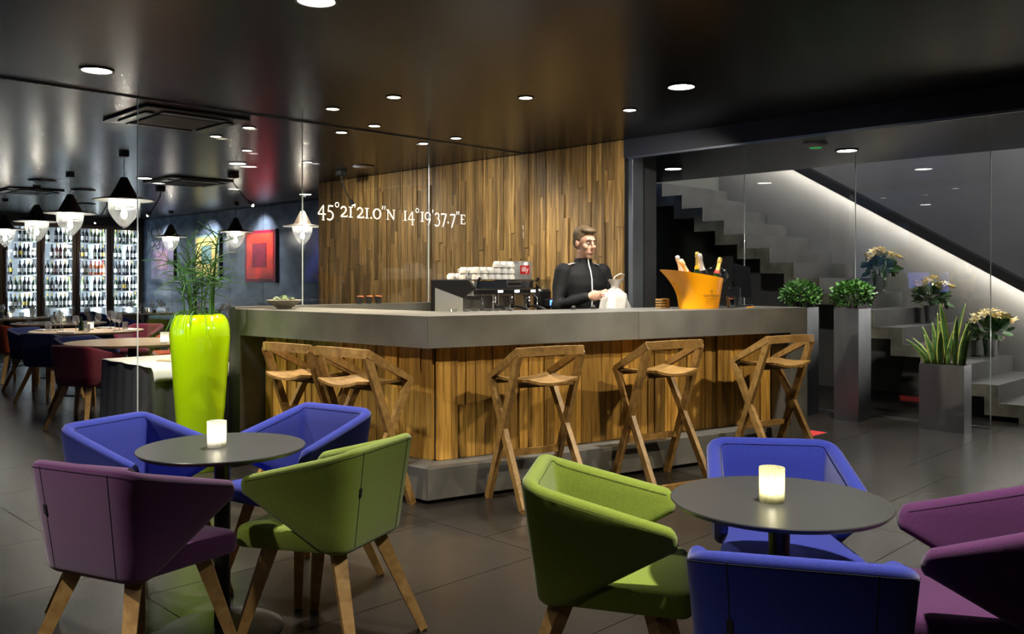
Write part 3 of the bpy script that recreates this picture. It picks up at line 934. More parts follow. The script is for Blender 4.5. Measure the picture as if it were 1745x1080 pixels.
# ---- pedestal tables with a candle glass each
def cafe_table(lat, dep, label, r=.31, z=.70):
    X, Y = W(lat, dep)
    t = thing('pedestal_table', label, 'table', (X, Y, 0), 0, 'round black pedestal tables in the lounge')
    MB().lathe([(0, z - .016), (r - .012, z - .016), (r - .002, z - .006), (r, z - .003), (r - .002, z), (0, z)], 72).build('tabletop', 'dark_table', t, 30)
    MB().lathe([(0, .012), (.030, .012), (.030, z - .02), (0, z - .02)], 24).build('column', 'black_metal', t, 40)
    MB().lathe([(.03, z - .05), (.10, z - .022), (.10, z - .0165), (.0, z - .0165)], 24).build('mounting_plate', 'black_metal', t, 40)
    MB().lathe([(0, 0), (.225, 0), (.225, .006), (.20, .011), (.035, .014), (0, .014)], 48).build('base', 'dark_table', t, 30)
    return t
cafe_table(-1.106, 3.356, 'round black pedestal table at the left with four chairs')
cafe_table(.773, 2.544, 'round black pedestal table at the right in the foreground')
def candle(X, Y, z, label, mat, power, sc=1., group='ribbed candle glasses'):
    t = thing('candle_glass', label, 'candle holder', (X, Y, z), 0, group)
    h, r = .098 * sc, .035 * sc
    MB().lathe([(0, 0), (r * .93, 0), (r * .97, .004), (r, h), (r * .93, h), (r * .90, .010), (0, .010)], 96, rib=.0012 * sc, nrib=24).build('ribbed_glass', mat, t, 60)
    MB().lathe([(0, .011), (r * .62, .011), (r * .62, .026), (0, .026)], 24).build('tealight_cup', 'steel', t, 40)
    MB().lathe([(0, .026), (.006, .030), (.0095, .040), (.0075, .052), (.003, .064), (0, .070)], 12).build('flame', 'flame_glow', t, 60)
    if power: point('candle_light', (0, 0, .058), power, (1, .86, .55), .012, t)
    return t
X, Y = W(-1.125, 3.35); candle(X, Y, .7005, 'white ribbed candle glass glowing on the left black table', 'frosted_white', .45)
X, Y = W(.745, 2.52); candle(X, Y, .7005, 'yellowish ribbed candle glass glowing on the right black table', 'frosted_warm', .45)

# ================================================================ BAR STOOLS
def stool_meshes():
    out = []
    hw = .215
    def sy(s_, y): return s_ * y
    parts = []
    # seat: thin saddle
    m = MB(); nx, ny = 10, 12; vs = []; fs = []
    for lay in (0, 1):
        for i in range(nx + 1):
            for j in range(ny + 1):
                u = i / nx; v = j / ny * 2 - 1
                x_ = lerp(-.185, .195, u); wv = lerp(.175, .208, u)
                z = .728 + .030 * v * v - .012 * math.sin(math.pi * u) - (.016 if lay else 0)
                vs.append((x_, v * wv, z))
    K = (nx + 1) * (ny + 1)
    for i in range(nx):
        for j in range(ny):
            a = i * (ny + 1) + j
            fs.append((a, a + ny + 1, a + ny + 2, a + 1)); fs.append((K + a, K + a + 1, K + a + ny + 2, K + a + ny + 1))
    edge = [j for j in range(ny + 1)] + [i * (ny + 1) + ny for i in range(1, nx + 1)] + [nx * (ny + 1) + j for j in range(ny - 1, -1, -1)] + [i * (ny + 1) for i in range(nx - 1, 0, -1)]
    for a, b in zip(edge, edge[1:] + edge[:1]): fs.append((a, b, K + b, K + a))
    parts.append(('seat', m.add(vs, fs).mesh('seat', 'stool_oak', 40)))
    # back rail: gently bowed, deepest in the middle
    pts = []; 
    for i in range(13):
        v = i / 12 * 2 - 1
        pts.append((-.152 - .050 * (1 - v * v), v * .226, .913 + .008 * (1 - v * v)))
    parts.append(('back_rail', MB().strip(pts, .030, .052).mesh('back_rail', 'stool_oak', 40)))
    for s_ in (1, -1):
        parts.append(('arm', MB().bar((-.158, s_ * .222, .920), (.196, s_ * .213, .742), .032, .048, .032, .036).mesh('arm', 'stool_oak')))
        parts.append(('leg', MB().bar((.196, s_ * .213, .752), (-.225, s_ * .233, .012), .032, .044, .032, .046).mesh('leg', 'stool_oak')))
        parts.append(('leg', MB().bar((-.150, s_ * .220, .900), (.196, s_ * .230, .0), .030, .050, .032, .044).mesh('leg', 'stool_oak')))
    parts.append(('floor_bar', MB().bar((-.226, -.247, .016), (-.226, .247, .016), .032, .032, side=(1, 0, 0)).mesh('floor_bar', 'stool_oak')))
    parts.append(('footrest', MB().bar((.086, -.226, .282), (.086, .226, .282), .028, .038, side=(1, 0, 0)).mesh('footrest', 'stool_oak')))
    parts.append(('seat_rail', MB().bar((-.075, -.215, .708), (-.075, .215, .708), .030, .022, side=(1, 0, 0)).mesh('seat_rail', 'stool_oak')))
    parts.append(('seat_rail', MB().bar((.165, -.205, .716), (.165, .205, .716), .030, .022, side=(1, 0, 0)).mesh('seat_rail', 'stool_oak')))
    return parts
STOOL = stool_meshes()
def stool(lat, dep, a, label):
    X, Y = W(lat, dep)
    t = thing('bar_stool', label, 'bar stool', (X, Y, 0), HEAD(a), 'oak bar stools along the counter')
    for n_, me in STOOL:
        o = inst(n_, me, t)
    return t
stool(-1.309, 5.602, 39.5, 'leftmost oak bar stool, farthest from the counter corner')
stool(-.899, 5.243, 39.5, 'oak bar stool left of the counter corner, above the blue chair')
stool(.152, 5.344, -30.5, 'oak bar stool right of the counter corner')
stool(.982, 5.850, -30.5, 'middle oak bar stool on the long side of the counter')
stool(1.905, 6.400, -30.8, 'rightmost oak bar stool at the end of the counter')
# ================================================================ LIME VASE WITH REEDS
vx, vy = W(-2.20, 6.20)
vs_ = thing('floor_vase', 'tall glossy lime green floor vase beside the bar', 'vase', (vx, vy, 0))
prof = [(0, 0), (.135, 0), (.142, .01), (.150, .12), (.162, .35), (.180, .60), (.196, .82), (.203, .93), (.201, .99), (.190, 1.045), (.168, 1.082), (.148, 1.094), (.140, 1.090), (.138, 1.06), (0, 1.05)]
MB().lathe(prof, 56).build('body', 'lime_lacquer', vs_, 50)
MB().lathe([(0, 1.051), (.137, 1.051), (.13, 1.066), (0, 1.07)], 24).build('soil', 'soil', vs_, 50)
pl = thing('reed_plant', 'wild green reed plant with thin tangled stems growing from the lime vase', 'plant', (vx, vy, 1.07))
rng = random.Random(3)
for c in range(13):
    an = rng.random() * 6.28; r0 = rng.uniform(.02, .11)
    lean = rng.uniform(.02, .12); H = rng.uniform(.34, .66)
    b0 = Vector((r0 * math.cos(an), r0 * math.sin(an), -.01))
    la = an + rng.uniform(-.6, .6)
    pts = [b0 + Vector((math.cos(la) * lean * t * t, math.sin(la) * lean * t * t, H * t)) for t in (0, .25, .5, .75, 1)]
    m = MB().tube(pts, [.0066, .0062, .0056, .0046, .0034], 5)
    for k in range(11):
        t = rng.uniform(.28, 1.0)
        i = min(int(t * 4), 3); base = pts[i].lerp(pts[i + 1], t * 4 - i)
        aa = rng.random() * 6.28; L = rng.uniform(.10, .30); el = rng.uniform(-.2, 1.2); cv = rng.uniform(-1.5, 1.5)
        q_ = [base]
        for j in range(1, 5):
            aa2 = aa + cv * j / 4
            q_.append(q_[-1] + Vector((math.cos(aa2) * math.cos(el), math.sin(aa2) * math.cos(el), math.sin(el))) * L / 4)
            el -= rng.uniform(-.05, .32)
        m.tube(q_, [.0036, .0034, .0031, .0027, .0019], 5, False)
    if c < 3:                                       # a few long whips
        q_ = [pts[-1]]; aa = rng.random() * 6.28; el = 1.2
        for j in range(6):
            q_.append(q_[-1] + Vector((math.cos(aa) * math.cos(el), math.sin(aa) * math.cos(el), math.sin(el))) * .05); el -= .22; aa += .2
        m.tube(q_, .002, 4, False)
    m.build('stem', 'reed', pl, 60)
m = MB()
for k in range(60):                                  # grassy skirt hanging over the rim
    an = rng.random() * 6.28
    if math.cos(an - 2.4) < -.2 and rng.random() < .6: continue
    d = Vector((math.cos(an), math.sin(an), 0)); L = rng.uniform(.06, .20)
    p = d * .09 + Vector((0, 0, .0)); m.tube([p, p + d * .045 + Vector((0, 0, .05)), p + d * .09 + Vector((0, 0, .025)), p + d * (.10 + L * .25) + Vector((0, 0, -L * .6))], [.0028, .0025, .002, .001], 4, False)
o = m.build('hanging_grass', 'reed', pl, 60); o['kind'] = 'stuff'

# ================================================================ PENDANT LAMPS
can_me = MB().box((0, 0, -.02), (.075, .075, .04)).mesh('canopy', 'black_matte')
shade_me = MB().lathe([(.030, .225), (.034, .222), (.125, .035), (.135, .030), (.288, .001), (.290, -.003), (.284, -.004), (.132, .024), (.12, .030), (.03, .215), (.03, .225)], 48).mesh('shade', 'bronze', 40)
liner_me = MB().lathe([(.14, .020), (.280, -.0055), (.278, -.0075), (.14, .014), (.14, .020)], 48).mesh('shade_liner', 'white_paint', 50)
globe_me = MB().lathe([(.150, .02), (.150, -.02), (.144, -.075), (.130, -.13), (.106, -.18), (.074, -.225), (.038, -.262), (.012, -.282), (0, -.288), (0, -.284), (.010, -.278), (.035, -.258), (.070, -.222), (.102, -.177), (.126, -.128), (.140, -.075), (.146, -.02), (.146, .02)], 40).mesh('globe', 'lamp_glass', 60)
ref_me = MB().lathe([(0, .0), (.075, .0), (.085, -.02), (.085, -.05), (.07, -.058), (0, -.058)], 28).mesh('reflector', 'lamp_glow', 40)
bulb_me = MB().lathe([(0, -.09), (.014, -.092), (.026, -.12), (.030, -.145), (.024, -.17), (.010, -.185), (0, -.187)], 18).mesh('bulb', 'lamp_glow', 60)
hold_me = MB().lathe([(.09, -.066), (.10, -.064), (.09, -.078), (.055, -.086), (0, -.086), (0, -.08), (.05, -.08), (.09, -.066)], 28).mesh('lamp_holder', 'bronze', 40)
cable_me = MB().tube([(0, 0, 0), (.006, .003, -.06), (-.006, -.004, -.14), (.004, .0, -.20), (0, 0, -.25)], .0035, 6).mesh('cable', 'black_matte', 60)
def pendant(X, Y, label, lit=True, power=25, zb=2.13):
    t = thing('pendant_lamp', label, 'pendant lamp', (X, Y, zb), 0, 'conical pendant lamps over the dining tables')
    inst('canopy', can_me, t, (0, 0, CEIL - zb)); o = inst('cable', cable_me, t, (0, 0, CEIL - zb - .02)); o.scale = (1, 1, (CEIL - zb - .02 - .222) / .25)
    inst('shade', shade_me, t); inst('shade_liner', liner_me, t); inst('globe', globe_me, t)
    inst('reflector', ref_me, t); inst('lamp_holder', hold_me, t); inst('bulb', bulb_me, t)
    if power: point('pendant_light', (0, 0, -.14), power, (1, .90, .72), .03, t)
    return t
pendant(3.45, 8.90, 'largest pendant lamp, its rim crossed by the glass edge', power=PW_L)
pendant(3.68, 11.12, 'pendant lamp second from the glass edge, over the wine fridges', power=PW_L)
pendant(3.87, 12.98, 'pendant lamp third from the glass edge', power=PW_L)
pendant(4.12, 15.35, 'pendant lamp cut by the left edge of the picture', power=PW_L)
pendant(7.0, 11.38, 'pendant lamp next to the wooden wall, on the first glass joint', power=PW_L)
pendant(7.0, 13.42, 'pendant lamp above the reed plant between yellow and red paintings', power=PW_L)
pendant(7.0, 15.88, 'pendant lamp left of the reed plant, before the lilac painting', power=PW_L)

# gooseneck spotlights
def goose(lat, dep, bend, label):
    X, Y = W(lat, dep)
    t = thing('gooseneck_spotlight', label, 'spotlight', (X, Y, CEIL), 0, 'small black gooseneck spotlights')
    MB().box((0, 0, -.025), (.10, .10, .05)).build('canopy', 'black_matte', t, bevel=.006)
    d = Vector((bend[0], bend[1], 0))
    pts = [(0, 0, -.05), (d.x * .02, d.y * .02, -.11), (d.x * .3, d.y * .3, -.18), (d.x * .7, d.y * .7, -.28), (d.x, d.y, -.33)]
    MB().tube(pts, .008, 6).build('neck', 'black_matte', t, 60)
    MB().tube([pts[-1], (d.x * 1.25, d.y * 1.25, -.375)], [.022, .026], 12).build('head', 'black_matte', t, 40)
    e = Vector((d.x * 1.26, d.y * 1.26, -.377))
    MB().ellip(e, (.016, .016, .016), 10, 6).build('lens', 'lamp_glow', t, 60)
    return t
goose(-4.825, 12.07, (-.10, .10), 'gooseneck spotlight left of the far ceiling cassette')
goose(-3.32, 10.47, (.13, -.13), 'gooseneck spotlight right of the far ceiling cassette')
goose(-6.27, 13.6, (-.10, .10), 'gooseneck spotlight behind the largest pendant lamp')
goose(-1.98, 10.20, (.14, .02), 'gooseneck spotlight at the top of the wooden wall')

# ================================================================ PAINTINGS
def painting(Y0, Y1, z0, z1, layers, label, frame='art_maroon'):
    t = thing('painting', label, 'painting', (ARTX, (Y0 + Y1) / 2, (z0 + z1) / 2), 0, 'square colour field paintings')
    w, h = (Y1 - Y0), (z1 - z0)
    MB().mm((-.055, -w / 2, -h / 2), (-.004, w / 2, h / 2)).build('canvas', frame, t, bevel=.004)
    MB().mm((-.05, -w / 2 - .012, -h / 2 - .012), (-.002, -w / 2 - .001, h / 2 + .012)).build('edge_strip', 'black_matte', t)
    x = -.055
    for i, (mat, f, cx_, cz_) in enumerate(layers):
        MB().mm((x - .005 * (i + 1), cx_ * w - f * w / 2, cz_ * h - f * h / 2), (x - .0002, cx_ * w + f * w / 2, cz_ * h + f * h / 2)).build('colour_field', mat, t)
    return t
painting(13.11, 14.13, 1.30, 2.18, [('art_red', .88, 0, 0), ('art_maroon', .46, .0, .02)], 'large red painting with a maroon square on the blue grey wall')
painting(15.09, 16.06, 1.36, 2.17, [('art_yellow', .90, 0, 0), ('art_teal', .42, 0, .05)], 'pale yellow painting with a teal square behind the reed plant', 'art_teal')
painting(17.00, 18.05, 1.36, 2.12, [('art_mauve', .50, 0, 0)], 'lilac painting with a mauve square nearest the wine fridges', 'art_lilac')
painting(11.0, 12.19, 1.30, 2.13, [('art_lemon', .42, -.05, 0)], 'dark blue painting with a lemon square beside the wooden wall', 'art_blue')

# ================================================================ WINE FRIDGES
def bottle_mesh(kind):
    m = MB()
    m.mat(0).lathe([(0, 0), (.036, 0), (.0375, .006), (.0375, .185), (.033, .205), (.018, .228), (.0145, .245), (.0145, .300), (.0, .300)], 10)
    m.mat(1).lathe([(.0381, .055), (.0384, .056), (.0384, .135), (.0381, .136)], 10)
    m.mat(2).lathe([(.0150, .250), (.0152, .251), (.0152, .302), (0, .303)], 10)
    return m.mesh('bottle', kind, 40)
BM = [('dark', bottle_mesh(['bottle_dark', 'bottle_label', 'bottle_dark'])),
      ('green', bottle_mesh(['bottle_green', 'bottle_label', 'gold_foil'])),
      ('pale', bottle_mesh(['bottle_pale', 'bottle_label', 'bottle_label_yellow'])),
      ('rosy', bottle_mesh(['bottle_rose', 'bottle_label', 'red_print'])),
      ('yellow labelled', bottle_mesh(['bottle_dark', 'bottle_label_yellow', 'gold_foil']))]
FW = .655
fr_x = [4.30 + FW * i for i in range(6)]
ordn = ['leftmost', 'second', 'third', 'fourth', 'rightmost']
shn = ['top', 'second', 'third', 'fourth', 'bottom']
nth = ['first', 'second', 'third', 'fourth', 'fifth', 'sixth', 'seventh', 'eighth']
rng = random.Random(21)
for i in range(5):
    x0 = fr_x[i]
    t = thing('wine_fridge', '%s tall lit wine fridge in the row at the back' % ordn[i] if i in (0, 4) else '%s lit wine fridge from the left in the back row' % ordn[i], 'wine fridge', (x0 + FW / 2, FRIDGEY, 0), 0, 'glass fronted wine fridges')
    h = FW / 2
    m = MB()
    m.mm((-h + .004, .0, 0), (-h + .03, .62, 2.46)).mm((h - .03, .0, 0), (h - .004, .62, 2.46)).mm((-h + .03, .0, 2.42), (h - .03, .62, 2.46)).mm((-h + .03, .0, 0), (h - .03, .62, .55))
    m.build('cabinet', 'black_metal', t)
    MB().mm((-h + .031, .56, .551), (h - .031, .60, 2.419)).build('back_panel', 'fridge_white', t)
    d = MB()
    d.mm((-h + .006, -.04, .50), (-h + .075, -.002, 2.44)).mm((h - .075, -.04, .50), (h - .006, -.002, 2.44)).mm((-h + .075, -.04, 2.37), (h - .075, -.002, 2.44)).mm((-h + .075, -.04, .50), (h - .075, -.002, .62))
    dd = d.build('door', 'bronze', t, bevel=.004)
    MB().mm((-h + .075, -.024, .62), (h - .075, -.018, 2.37)).build('pane', 'pane', dd)
    MB().tube([(-h + .05, -.06, 1.0), (-h + .05, -.06, 1.9)], .010, 8).build('handle', 'steel', dd, 60)
    for s_ in (-1, 1):
        MB().mm((s_ * (h - .045) - .010, .02, .62), (s_ * (h - .045) + .010, .05, 2.38)).build('light_strip', 'led_white', t)
    MB().mm((-h + .04, .50, .60), (-h + .06, .55, 2.38)).mm((h - .06, .50, .60), (h - .04, .55, 2.38)).build('light_strip', 'led_cool', t)
    zs = [2.09, 1.765, 1.44, 1.115, .79]
    for k, z in enumerate(zs):
        MB().mm((-h + .035, .05, z - .016), (h - .035, .55, z)).build('shelf', 'fridge_white', t)
        nb = 7
        for j in range(nb):
            if rng.random() < .05: continue
            wts = (9, 4, 1.0, 0, 1)
            if k == 0: wts = (3, 3, 4, 0, 0)
            if i == 3 and k == 2 and j > 2: wts = (0, 0, 0, 1, 0)
            if k == 1 and i == 3 and j < 2: wts = (0, 0, 0, 0, 1)
            kn, me = rng.choices(BM, wts)[0]
            b = inst('wine_bottle', me, None, (x0 + .087 + (FW - .174) * j / (nb - 1) + rng.uniform(-.0008, .0008), FRIDGEY + .10 + rng.uniform(0, .03), z + .0005), (0, 0, rng.random() * 6.28), (1, 1, rng.uniform(.90, .99)))
            tag(b, '%s wine bottle, %s from left on the %s shelf of the %s wine fridge' % (kn, nth[j], shn[k], ordn[i]), 'bottle', 'bottles on the %s shelf of the %s wine fridge' % (shn[k], ordn[i]))

# ================================================================ DINING TABLES AND CHAIRS
def dining_table(X, Y, r, label):
    t = thing('dining_table', label, 'table', (X, Y, 0), 0, 'round wooden dining tables')
    MB().lathe([(0, .715), (r - .02, .715), (r, .735), (r, .74), (0, .74)], 56).build('tabletop', 'table_wood', t, 30)
    MB().lathe([(0, .02), (.05, .02), (.04, .10), (.04, .715), (0, .715)], 20).build('column', 'black_metal', t, 40)
    MB().lathe([(0, 0), (.30, 0), (.30, .012), (.05, .022), (0, .022)], 32).build('base', 'black_metal', t, 40)
    return t
TBL = [(3.415, 8.605, .60, 'pale bare round dining table behind the skirted table'),
       (3.80, 10.90, .62, 'laid round dining table with many glasses, second from the glass edge'),
       (4.20, 13.1, .60, 'laid round dining table third from the glass edge'),
       (4.15, 15.35, .60, 'far laid round dining table in front of the fridges at the left'),
       (6.75, 11.4, .55, 'round dining table hidden behind the bar end'),
       (6.55, 13.4, .55, 'far laid round dining table behind the lime vase'),
       (6.55, 15.9, .55, 'far laid round dining table in front of the rightmost wine fridge')]
for T_ in TBL: dining_table(*T_)
def at_chair(X, Y, tx, ty, fab, label):
    dep = (X + Y) / S2; lat = (X - Y) / S2
    a = 45 - math.degrees(math.atan2(ty - Y, tx - X))
    return tub_chair(lat, dep, a, fab, label, 'tub chairs around the dining tables', detail=False)
at_chair(2.917, 8.356, 3.40, 8.585, 'crimson', 'crimson tub chair in front of the bare dining table')
at_chair(3.277, 9.45, 3.40, 8.75, 'navy', 'blue tub chair behind the crimson chair, pushed under the bare dining table')
at_chair(3.273, 10.52, 3.85, 10.90, 'navy', 'navy tub chair showing its back left of the crimson chair')
at_chair(3.45, 11.62, 3.70, 11.05, 'navy', 'navy tub chair just behind the other navy chair')
at_chair(3.50, 12.85, 4.15, 13.08, 'orange', 'orange tub chair at the left picture edge')
at_chair(4.75, 10.6, 3.85, 10.85, 'orange', 'rust tub chair right of the laid table, seen through the glass edge')
at_chair(4.70, 11.6, 4.0, 11.0, 'crimson', 'dark red tub chair behind the laid table glasses')
at_chair(4.95, 13.7, 4.25, 13.2, 'navy', 'dark navy tub chair beyond the third laid table')
at_chair(5.75, 15.2, 6.45, 15.7, 'blue', 'bright blue tub chair before the fridges')
at_chair(5.70, 13.0, 6.45, 13.3, 'crimson', 'dull red tub chair behind the vase, seen through glass')
at_chair(3.35, 14.7, 4.05, 15.25, 'green', 'olive green tub chair far left by the fridges')
at_chair(6.0, 16.7, 6.5, 16.0, 'navy', 'dark blue tub chair beside the bright blue chair')

# skirted side table with white cloth and folder
sx, sy_ = 2.96, 6.83
sk = thing('skirted_table', 'side table with dark pleated skirt behind the glass', 'table', (sx, sy_, 0))
hx, hy = .30, .48
def skirt(r0):
    per = []
    N = 160
    cs = [(-hx, -hy), (hx, -hy), (hx, hy), (-hx, hy)]
    L = [2 * hx, 2 * hy, 2 * hx, 2 * hy]; tot_ = sum(L)
    for k in range(N):
        d = tot_ * k / N; i = 0
        while d > L[i]: d -= L[i]; i += 1
        a = Vector(cs[i]); b = Vector(cs[(i + 1) % 4]); p = a.lerp(b, d / L[i]); tn = (b - a).normalized(); no = Vector((tn.y, -tn.x))
        per.append((p, no, k))
    return per
per = skirt(0); m = MB(); vs = []; fs = []
rows = [(.700, 0.0, .0), (.675, .006, .003), (.5, .016, .012), (.25, .024, .016), (.01, .034, .02)]
for z, flare, amp in rows:
    for p, no, k in per:
        w = flare + amp * math.sin(k * 2 * math.pi / 8)
        vs.append((p.x + no.x * w, p.y + no.y * w, z))
N = len(per)
for i in range(len(rows) - 1):
    for k in range(N):
        a = i * N + k; b = i * N + (k + 1) % N
        fs.append((a, b, b + N, a + N))
m.add(vs, fs).build('pleated_skirt', 'grey_skirt', sk, 60)
MB().mm((-hx + .004, -hy + .004, .672), (hx - .004, hy - .004, .699)).build('tabletop', 'table_wood', sk)
cl = MB(); vs = []; fs = []
nx_, ny_ = 20, 32
for i in range(nx_ + 1):
    for j in range(ny_ + 1):
        u = lerp(-.315, .36, i / nx_); v = lerp(-.60, .50, j / ny_)
        ox = max(0, abs(u) - hx - .012); oy = max(0, abs(v) - hy - .012)
        dr = max(ox, oy); z = .7035 - dr * .96
        fx = math.copysign(min(abs(u), hx + .030 + .1 * ox), u) if abs(u) > hx else u
        fy = math.copysign(min(abs(v), hy + .030 + .1 * oy), v) if abs(v) > hy else v
        vs.append((fx + .01 * math.sin(v * 19) * (dr > 0), fy + .008 * math.sin(u * 23) * (dr > 0), z))
for i in range(nx_):
    for j in range(ny_):
        a = i * (ny_ + 1) + j; fs.append((a, a + 1, a + ny_ + 2, a + ny_ + 1))
o = cl.add(vs, fs).build('tablecloth', 'white_cloth', None, 60)
o.location = (sx, sy_, 0); md = o.modifiers.new('thick', 'SOLIDIFY'); md.thickness = .002; md.offset = 1
tag(o, 'white cloth draped over the dark skirted table', 'tablecloth')
f_ = thing('folder', 'tan paper folder lying on the white tablecloth', 'folder', (sx + .06, sy_ - .18, .7062), R(20))
MB().mm((-.11, -.16, 0), (.11, .16, .006)).build('cover', 'paper', f_, bevel=.002)
MB().mm((-.10, -.15, .0061), (.115, .155, .010)).build('sheet', 'paper', f_)

# tableware
wg_me = MB().lathe([(0, 0), (.034, 0), (.034, .002), (.006, .006), (.004, .012), (.004, .085), (.012, .095), (.034, .118), (.040, .145), (.036, .18), (.030, .205), (.029, .205), (.035, .178), (.0385, .145), (.033, .12), (.010, .098), (0, .097)], 16).mesh('wine_glass', 'tableware_glass', 60)
tg_me = MB().lathe([(0, 0), (.030, 0), (.035, .095), (.0335, .095), (.0285, .006), (0, .006)], 16).mesh('tumbler', 'tableware_glass', 60)
npk_me = MB().mm((-.10, -.05, 0), (.10, .05, .012)).mesh('napkin', 'white_cloth')
ob_me = MB().lathe([(0, 0), (.028, 0), (.029, .08), (.012, .12), (.011, .16), (0, .16)], 14).mesh('oil_bottle', 'bottle_green', 50)
sh_me = MB().lathe([(0, 0), (.018, 0), (.016, .06), (.012, .075), (0, .078)], 12).mesh('salt_shaker', 'white_ceramic', 50)
hb_me = MB()
hb_me.mat(0).lathe([(0, 0), (.028, 0), (.036, .06), (.034, .06), (0, .055)], 12)
rg = random.Random(9)
hb_me.mat(1)
for k in range(40):
    p = Vector((rg.uniform(-.04, .04), rg.uniform(-.04, .04), rg.uniform(.06, .13))); d = Vector((rg.uniform(-1, 1), rg.uniform(-1, 1), rg.uniform(.2, 1))).normalized() * .03; sdd = Vector((-d.y, d.x, 0)).normalized() * .010
    hb_me.add([p, p + d * .5 + sdd, p + d, p + d * .5 - sdd], [(0, 1, 2, 3)])
hb_me = hb_me.mesh('herb_pot', ['black_matte', 'leaf'], 50, fix=False)
where = {1: 'the second dining table', 2: 'the third dining table', 3: 'the far left dining table', 5: 'the table behind the lime vase', 6: 'the table before the rightmost fridge'}
rng = random.Random(31)
for ti, wh in where.items():
    tx_, ty_, tr, _ = TBL[ti]
    for k in range(4):
        an = k * math.pi / 2 + .5 + ti * .3
        ca = math.cos(an) + math.sin(an); sa = math.cos(an) - math.sin(an)
        sd_ = ('far' if ca > 0 else 'near') if abs(ca) > abs(sa) else ('right' if sa > 0 else 'left')
        for j, (da, rr_) in enumerate(((-.28, .62), (.10, .58))):
            x_, y_ = tx_ + math.cos(an + da) * tr * rr_, ty_ + math.sin(an + da) * tr * rr_
            tag(inst('wine_glass', wg_me, None, (x_, y_, .7402), (0, 0, 0), (1, 1, (1.08, .92)[j])), '%s clear wine glass on the %s side of %s' % (('taller', 'shorter')[j], sd_, wh), 'glass', 'wine glasses on ' + wh)
        x_, y_ = tx_ + math.cos(an + .42) * tr * .66, ty_ + math.sin(an + .42) * tr * .66
        tag(inst('water_tumbler', tg_me, None, (x_, y_, .7402)), 'clear straight water tumbler on the %s side of %s' % (sd_, wh), 'glass', 'tumblers on ' + wh)
        x_, y_ = tx_ + math.cos(an + .02) * tr * .82, ty_ + math.sin(an + .02) * tr * .82
        tag(inst('napkin', npk_me, None, (x_, y_, .7402), (0, 0, an + 1.57)), 'folded white napkin on the %s side of %s' % (sd_, wh), 'napkin', 'napkins on ' + wh)
    candle(tx_ + .05, ty_ + .04, .7402, 'white unlit candle glass in the middle of ' + wh, 'frosted_white', 0, .95, 'candle glasses on the dining tables')
    tag(inst('oil_bottle', ob_me, None, (tx_ - .09, ty_ - .06, .7402)), 'small green oil bottle in the middle of ' + wh, 'bottle', 'oil bottles on the dining tables')
    tag(inst('salt_shaker', sh_me, None, (tx_ - .02, ty_ - .11, .7402)), 'small white salt shaker in the middle of ' + wh, 'shaker', 'salt shakers on the dining tables')
    if ti in (5, 6): tag(inst('herb_pot', hb_me, None, (tx_ + .10, ty_ - .12, .7402)), 'small potted herb in the middle of ' + wh, 'plant', 'potted herbs on the dining tables')
candle(3.52, 8.12, .7402, 'white ribbed candle glass on the bare dining table', 'frosted_white', 0, 1.1)
# curled twig ornament at the dining wall
tw = thing('twig_ornament', 'dark curled twig ornament on the dining wall near the fridges', 'ornament', (ARTX - .10, 17.6, 2.25))
rng = random.Random(8)
for k in range(9):
    p = Vector((0, rng.uniform(-.2, .2), -.1)); a_ = rng.uniform(0, 6.28); pts = [p]
    for j in range(16):
        a_ += rng.uniform(-.55, .75); p = p + Vector((rng.uniform(-.012, .012), math.cos(a_), math.sin(a_))) * .065
        p.z = max(-.45, min(.28, p.z)); p.y = max(-.7, min(.7, p.y)); p.x = max(-.06, min(.06, p.x)); pts.append(p)
    MB().tube(pts, [.008] * 8 + [.005] * 9, 5).build('twig', 'black_matte', tw, 60)
# spots added close to the wall, replacing the gooseneck beams on the paintings
for yy in (13.6, 15.5, 17.4): spot('painting_beam', (7.12, yy - .15, CEIL - .04), (ARTX, yy, 1.75), 110, 95, .8, (1, .95, .88), .03)
# ================================================================ THINGS ON THE BAR
def on_counter(px_s, off): return onR(px_s, off)
# succulent bowl
sb = thing('stone_bowl', 'shallow grey stone bowl on the left end of the counter', 'bowl', (3.43, 5.83, TOP + .0005))
MB().lathe([(0, 0), (.052, 0), (.056, .008), (.070, .020), (.120, .052), (.132, .066), (.126, .068), (.112, .060), (.0, .050)], 40).build('basin', 'stone', sb, 50)
MB().lathe([(0, .051), (.10, .056), (.06, .064), (0, .068)], 24).build('gravel', 'soil', sb, 50)
su = thing('succulent', 'pale green rosette succulents growing in the stone bowl', 'plant', (3.43, 5.83, TOP + .066))
def rosette(r, n_layers=3):
    m = MB()
    for l in range(n_layers):
        n = 8 - l; rr = r * (1 - .27 * l); el = R(15 + 25 * l)
        for k in range(n):
            an = 2 * math.pi * k / n + l * .4
            d = Vector((math.cos(an) * math.cos(el), math.sin(an) * math.cos(el), math.sin(el))); s_ = Vector((-math.sin(an), math.cos(an), 0))
            b = Vector((0, 0, .004 * l))
            w = rr * .32
            m.add([b, b + d * rr * .6 + s_ * w + Vector((0, 0, .002)), b + d * rr, b + d * rr * .6 - s_ * w + Vector((0, 0, .002)), b + d * rr * .6 - Vector((0, 0, .008))],
                  [(0, 1, 2, 3), (0, 4, 1), (1, 4, 2), (2, 4, 3), (3, 4, 0)])
    return m
ros = rosette(.036).mesh('rosette', 'succulent', 50)
for k, (dx, dy, s_, dz) in enumerate(((0, 0, 1.1, .012), (.05, -.03, .9, 0), (-.045, .03, .95, .004), (.02, .045, .8, 0), (-.02, -.045, .85, .002), (.075, .02, .6, -.002), (-.08, -.01, .6, -.002))):
    inst('rosette', ros, su, (dx, dy, dz), (.15 * math.sin(k * 3), .15 * math.cos(k * 5), k), (s_, s_, s_))

